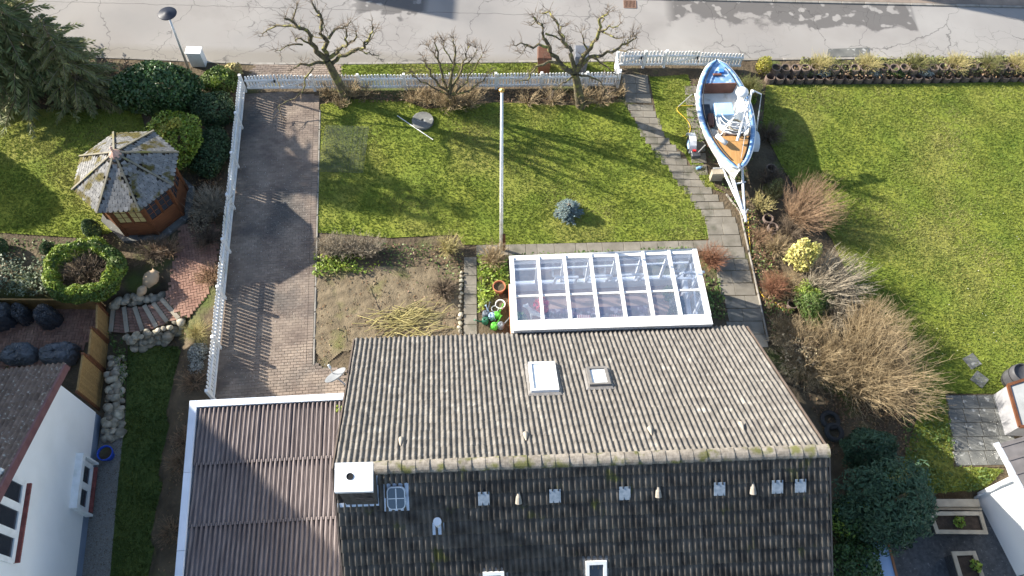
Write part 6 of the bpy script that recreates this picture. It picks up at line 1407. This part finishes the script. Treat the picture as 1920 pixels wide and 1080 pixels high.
cover_patch('green weeds in the shrub bed along the slab path', [(1362, 370), (1400, 372), (1420, 400), (1480, 560), (1490, 640), (1446, 640), (1412, 500), (1390, 410)], 110, .05, 'leaf_mid', 0, .15)
cover_patch('dead leaves and litter under the shrubs by the house', [(1440, 640), (1720, 660), (1720, 900), (1560, 860), (1520, 760)], 160, .045, 'leaf_brown', 0, .05)
cover_patch('weeds round the boat trailer', [(1296, 250), (1330, 300), (1360, 360), (1395, 370), (1400, 320), (1430, 260), (1430, 160), (1396, 140), (1300, 150)], 140, .045, 'leaf_mid', 0, .10)
cover_patch('dead leaves along the foot of the front fence', [(600, 172), (1155, 168), (1160, 190), (930, 194), (760, 192), (605, 194)], 330, .04, 'leaf_brown', 0, .06)
cover_patch('rough weeds on the bank above the yard', [(1690, 760), (1775, 760), (1790, 874), (1880, 884), (1830, 922), (1700, 930)], 260, .05, 'leaf_mid', 0, .15)
# strip beside the lower lawn
twig_shrub('straw tuft of ornamental grass below the brick landing', 372, 628, .55, .55, 320, 'twig_yel', z=-.15, side=0, r0=.006, curve=.8)
leaf_shrub('silver blue cushion plant by the driveway fence', 374, 665, (.4, .4, .28), 1500, .035, 'leaf_grey', z=-.2, seed=31); leaf_shrub('second silver blue cushion plant beside a pale stone', 372, 690, (.3, .3, .22), 900, .035, 'leaf_grey', z=-.2, seed=32)
for i, (x, y, h) in enumerate(((366, 720, .5), (352, 830, .6), (345, 870, .6), (325, 1000, .5))): twig_shrub(['thin rusty twigs at the garage corner', 'thin rusty twigs half way down the garage bed', 'rusty twig shrub on the bank by the garage', 'low rusty shrub at the end of the garage bed'][i], x, y, h, .5, 90, 'twig_rust', z=-.2, side=4)
# ---------------- right hand shrub border
twig_shrub('big fan shaped rust brown shrub beside the right lawn', 1490, 415, 1.6, 1.2, 420, 'twig_rust', side=4, r0=.008, lean=(.35, .15), curve=.1)
twig_shrub('grey white twiggy shrub beside the right lawn', 1530, 550, 1.5, 1.15, 330, 'twig_grey', side=5, r0=.013, lean=(.42, .1), curve=.0)
sp = []
for x, y, n_, h_, s_, lx, ly in ((1560, 700, 120, 1.5, 1.0, -.1, .1), (1600, 735, 130, 1.7, 1.1, 0, -.15), (1640, 720, 170, 2.0, 1.3, .3, .0), (1620, 690, 170, 2.1, 1.2, .15, .25), (1660, 745, 110, 1.5, 1.0, .35, -.15), (1580, 670, 90, 1.6, .9, -.1, .3)):
    sp.append(twig_fan(G(x, y), n_, h_, s_, side=5, r0=.009, base_r=.25, lean=(lx, ly), curve=.1))
V, Fc = merge(sp); plant('bare_shrub', 'huge tan shrub of fine arching twigs by the house corner', 'shrub', G(1610, 715), [('twigs', V, Fc, M['twig_tan'])])
twig_shrub('upright golden brown broom behind the tan shrub', 1610, 630, 1.5, 1.0, 520, 'twig_tan', side=3, r0=.009, lean=(.2, .1)); twig_shrub('pale brown hydrangea like shrub next to the path kerb', 1510, 680, 1.3, 1.2, 420, 'twig_tan', side=6, r0=.008, base_r=.5, curve=.0)
twig_shrub('red brown twig clump beside the yellow hose', 1446, 545, .8, .55, 330, 'twig_red', side=3, r0=.007); twig_shrub('small bare shrub behind the trailer coupling', 1425, 390, .7, .6, 60, 'twig_yel', side=5, r0=.014); twig_shrub('dark bare shrub in the shade of the boat bow', 1445, 345, .6, .6, 200, 'twig_dark', side=4)
twig_shrub('brown twig clump between rust shrub and cream shrub', 1480, 440, .6, .7, 160, 'twig_dark', side=4)
twig_shrub('reddish bare shrub at the conservatory corner', 1330, 492, .75, .6, 280, 'twig_red', side=4, r0=.008)
leaf_shrub('cream and yellow leaved upright shrub in the border', 1492, 505, (.42, .45, 1.0), 2000, .055, 'leaf_cream', rough=.4, seed=41, zc=.9); leaf_shrub('yellow green conifer shrub below the cream shrub', 1518, 575, (.6, .8, .7), 5200, .05, 'leaf_mid', extra=(1500, 'leaf_lime', (-.6, -.2, .5)), rough=.4, seed=42, asp=.25)
leaf_shrub('small olive conifer behind the trailer coupling', 1448, 362, (.45, .4, .45), 2200, .04, 'needle_olive', rough=.3, seed=43, asp=.3)
leaf_shrub('bright yellow green dwarf conifer by the boat gate', 1426, 137, (.32, .28, .5), 1500, .04, 'leaf_yellow', rough=.2, seed=44, asp=.3, zc=.8)
twig_shrub('grey green lavender like shrub beside the boat stern', 1405, 172, .6, .6, 260, 'needle_olive', side=4, r0=.010); leaf_shrub('low green plant beside the boat hull', 1404, 188, (.3, .25, .15), 420, .05, 'leaf_lime', seed=45)
p = G(1640, 960); parts = []; LUMPS = ((0, 0, 1.5, 1.0, 1.3), (-.7, .3, 1.2, .7, .9), (.55, .45, 1.3, .65, .8), (.5, -.5, .9, .7, .8), (-.4, -.7, .9, .75, .8), (.1, .9, .9, .6, .7), (.95, .0, .8, .5, .6), (-.95, -.3, .7, .5, .6))
for i_, (dx_, dy_, zc_, r_, rz_) in enumerate(LUMPS): 
    P, D = cloud(p+Vector((dx_, dy_, zc_)), (r_, r_, rz_), 2300, 90+i_, -.8, .4, .6); k = P[:, 2] > .05; parts.append(leafquads(P[k], D[k]+np.array([0, 0, .4]), .075, .3, .6))
V, Fc = merge(parts); sv, sf = trunk_tube([p, p+Vector((0, 0, 2.3))], [.12, .04]); plant('dark_conifer', 'dense dark conifer overlapping the house corner', 'tree', p, [('crown', V, Fc, M['needle_deep']), ('trunk', sv, sf, M['bark'])])
leaf_shrub('smaller dark conifer behind the dense dark one', 1605, 862, (.8, .7, .95), 5200, .07, 'needle_deep', name='dark_conifer', cat='tree', seed=23, rough=.35, zc=.8, asp=.3)
leaf_shrub('pale green conifer tip catching the sun above the yard', 1672, 905, (.5, .4, .45), 1300, .06, 'leaf_mid', z=1.1, seed=46, asp=.3, stems=4, extra=(500, 'leaf_cream', (0, .3, .6)))
leaf_shrub('glossy dark rhododendron at the yard wall', 1588, 1085, (.75, .9, .9), 3600, .075, 'leaf_laurel', z=YARD, seed=47, rough=.25, zc=.8, asp=.35); leaf_shrub('dark glossy shrub squeezed beside the house gable', 1585, 985, (.6, .7, .8), 2600, .07, 'leaf_laurel', seed=48, asp=.4, extra=(250, 'leaf_lime', (-.4, .2, .6)))
for i, (x, y) in enumerate(((1797, 980), (1828, 1062))): leaf_shrub(['small green seedling in the long raised bed', 'small green seedling in the short raised bed'][i], x, y, (.16, .16, .12), 90, .06, 'leaf_lime', z=YARD+.6, seed=50+i, stems=3, name='seedling', cat='plant')
# ---------------- soil bed hedges
def hedge_twigs(lab, a, b, h, w, n, m):
    A, B_ = G(*a), G(*b); parts = []
    for k in range(7): q_ = A.lerp(B_, (k+.5)/7); parts.append(twig_fan(q_, n//7, h, w, side=4, r0=.010, curve=.0))
    V, Fc = merge(parts); plant('bare_hedge', lab, 'hedge', A.lerp(B_, .5), [('twigs', V, Fc, M[m])])
hedge_twigs('bare clipped hedge of pale twigs between lawn and soil bed', (608, 470), (708, 474), .75, .5, 520, 'twig_grey'); twig_shrub('bare pale shrub at the lawn edge by the slab file', 842, 470, .75, .55, 110, 'twig_yel', side=4); twig_shrub('straw coloured bare shrub at the foot of the flagpole', 925, 492, .85, .55, 190, 'twig_tan', side=4, r0=.010)
twig_shrub('dark low shrub on the soil bed beside the slab file', 832, 545, .4, .55, 160, 'twig_dark', side=4)
# pile of cut branches
n = 150; c_ = G(765, 605); a = rng.uniform(-.5, .9, n); L_ = rng.uniform(.35, 1.1, n); s = np.stack([rng.normal(0, .6, n), rng.normal(0, .28, n), rng.uniform(.02, .22, n)], -1)+np.array(c_); d = np.stack([np.cos(a), np.sin(a), rng.normal(0, .15, n)], -1)*L_[:, None]
Q = np.stack([s-d*.5, s+rng.normal(0, .04, (n, 3)), s+d*.5], 1); Q[..., 2] = np.clip(Q[..., 2], .02, .4); V, Fc = tubes_np(Q, np.tile(np.array([.014, .011, .005]), (n, 1)), 4); plant('branch_pile', 'heap of cut yellow green branches on the dug soil', 'branches', c_, [('branches', V, Fc, M['twig_yel'])])
for i, (a, b) in enumerate((((690, 535), (712, 585)), ((643, 610), (650, 640)))): tag(MB().tube([G(*a, .05), G(*b, .04)], .008, 5).build('stick', M['twig_dark'], loc=G(*a)), ['thin reddish stick on the dug soil above the branch heap', 'thin stick on the dug soil near the driveway'][i], 'stick')
# ---------------- plants in the ring wall
names_ = ['straw coloured grass tuft near the start of the ring wall', 'yellow green tuft spilling over the ring wall', 'dry heather tuft on the ring wall past the ramp plate', 'pale straw tuft half way along the ring wall', 'olive tuft on the far stretch of the ring wall', 'wide straw tuft near the far end of the ring wall']
for i, (x, m) in enumerate(((1535, 'twig_yel'), (1625, 'twig_yel'), (1715, 'needle_olive'), (1790, 'twig_yel'), (1850, 'needle_olive'), (1905, 'twig_yel'))): twig_shrub(names_[i], x, 128, .62, .55, 260, m, z=.2, side=2, r0=.008, name='grass_tuft')
n2 = ['silver cushion plant in the ring wall beside the first straw tuft', 'silver cushion plant in the ring wall below the ramp plate', 'silver cushion plant in the ring wall by the heather', 'green cushion plant in the ring wall by the pale tuft']
for i, (x, m) in enumerate(((1545, 'leaf_grey'), (1640, 'leaf_grey'), (1735, 'leaf_grey'), (1680, 'leaf_mid'))): leaf_shrub(n2[i], x, 138, (.32, .22, .16), 600, .04, m, z=.2, seed=60+i, stems=3)
cover_patch('low heather and weeds filling the plant rings', [(1500, 114), (1990, 108), (1990, 142), (1500, 144)], 900, .05, 'needle_olive', .18, .22)
cover_patch('brown dry growth hanging over the plant rings', [(1480, 128), (1990, 122), (1990, 150), (1480, 152)], 420, .05, 'leaf_brown', .12, .25)
# ---------------- big shrub just outside the frame whose shadow falls on the gazebo lawn
p = Vector((-26.6, 19.2, 0)); c_ = p+Vector((0, 0, 2.4)); P, D = cloud(c_, (1.9, 1.7, 2.2), 9000, 77, -.9, .2); V, Fc = leafquads(P, D, .14); sv, sf = trunk_tube([p, p+Vector((0, 0, 2.6))], [.16, .08]); 
plant('broad_tree', 'rounded evergreen tree beyond the gazebo lawn', 'tree', p, [('crown', V, Fc, M['leaf_dark']), ('trunk', sv, sf, M['bark'])])
# plants inside the conservatory
for i, (u, v, m, lab) in enumerate(((.165, .36, 'petal_red', 'red poinsettia beside the white animal figure'), (.90, .25, 'leaf_mid', 'pot plant with mauve flowers in the conservatory corner'), (.92, .52, 'leaf_dark', 'leafy pot plant by the conservatory end wall'), (.94, .38, 'leaf_grey', 'pale pot plant between two others by the end wall'), (.04, .55, 'leaf_mid', 'green pot plant by the conservatory side pane'))):
    if m == 'petal_red': leafm('petal_red', (.55, .02, .03), (.65, .05, .06))
    q_ = KW(u, v, .03); t = thing('pot_plant', lab, 'pot plant', q_); MB().lathe([(.001, 0), (.10, 0), (.14, .22), (.15, .24), (.12, .24), (.001, .2)], q_, 14).build('pot', M['terra'] if i != 3 else M['white'], t)
    P, D = cloud(q_+Vector((0, 0, .45)), (.26, .26, .28), 160, i, -.6, .2); V, Fc = leafquads(P, D, .08); obj_np('leaves', V, Fc, M[m], t)

leaf_shrub('shrub with dry beige leaves between the path kerb and the tan shrub', 1492, 668, (.8, .95, .6), 2600, .032, 'leaf_dry', seed=71, rough=.5, zc=.7, stems=120, shell=.8)
leaf_shrub('dry leaved low shrub beside the gazebo side of the fence', 382, 420, (.5, .6, .35), 900, .04, 'leaf_dry', seed=72, rough=.4, stems=50)
cover_patch('pale fallen petals on the driveway', [(452, 300), (590, 300), (583, 640), (640, 720), (405, 740)], 42, .014, 'petal', .026, .004, name='fallen_petals', cat='petals')
cover_patch('pale fallen petals on the grey terrace', [(1774, 742), (1890, 740), (1905, 870), (1790, 872)], 40, .016, 'petal', .04, .004, name='fallen_petals', cat='petals')
cover_patch('tiny pale petals scattered over the right lawn', [(1560, 430), (1990, 300), (1990, 690), (1780, 700)], 2.2, .02, 'petal', .07, .01, name='fallen_petals', cat='petals')

# netting on the lawn
c_ = G(645, 280, .03); nb_ = MB(); nm_ = mat('grey_green_net', (.10, .12, .10), rough=.8)
nt_ = MB()
for k in range(30): 
    if k % 7 in (2, 5) and k > 18: continue
    nt_.box(c_+Vector((-.85+k*.0586, 0, .035)), (.006, 2.2, .006))
for k in range(38): nt_.box(c_+Vector((0, -1.1+k*.0595, .042)), (1.7, .006, .006))
tag(stuff(nt_.build('lawn_net', nm_, loc=c_)), 'grey green netting lying on the lawn beside the driveway', 'net')

for lab, x, y, h, sp_, n, m in (('straw twigs filling the gap below the cream shrub', 1475, 545, .7, .6, 200, 'twig_tan'), ('low tan twigs beside the path kerb near the house', 1465, 630, .8, .7, 240, 'twig_tan'), ('pale twigs between grey shrub and golden broom', 1565, 600, 1.0, .8, 240, 'twig_grey'), ('tan twigs in front of the rust brown shrub', 1455, 470, .6, .6, 200, 'twig_tan'), ('low rusty twigs between the hose and the trailer', 1425, 450, .45, .5, 160, 'twig_rust'), ('grey twigs in the shade right of the boat', 1440, 260, .6, .6, 220, 'twig_dark')): twig_shrub(lab, x, y, h, sp_, n, m, side=4, r0=.009)
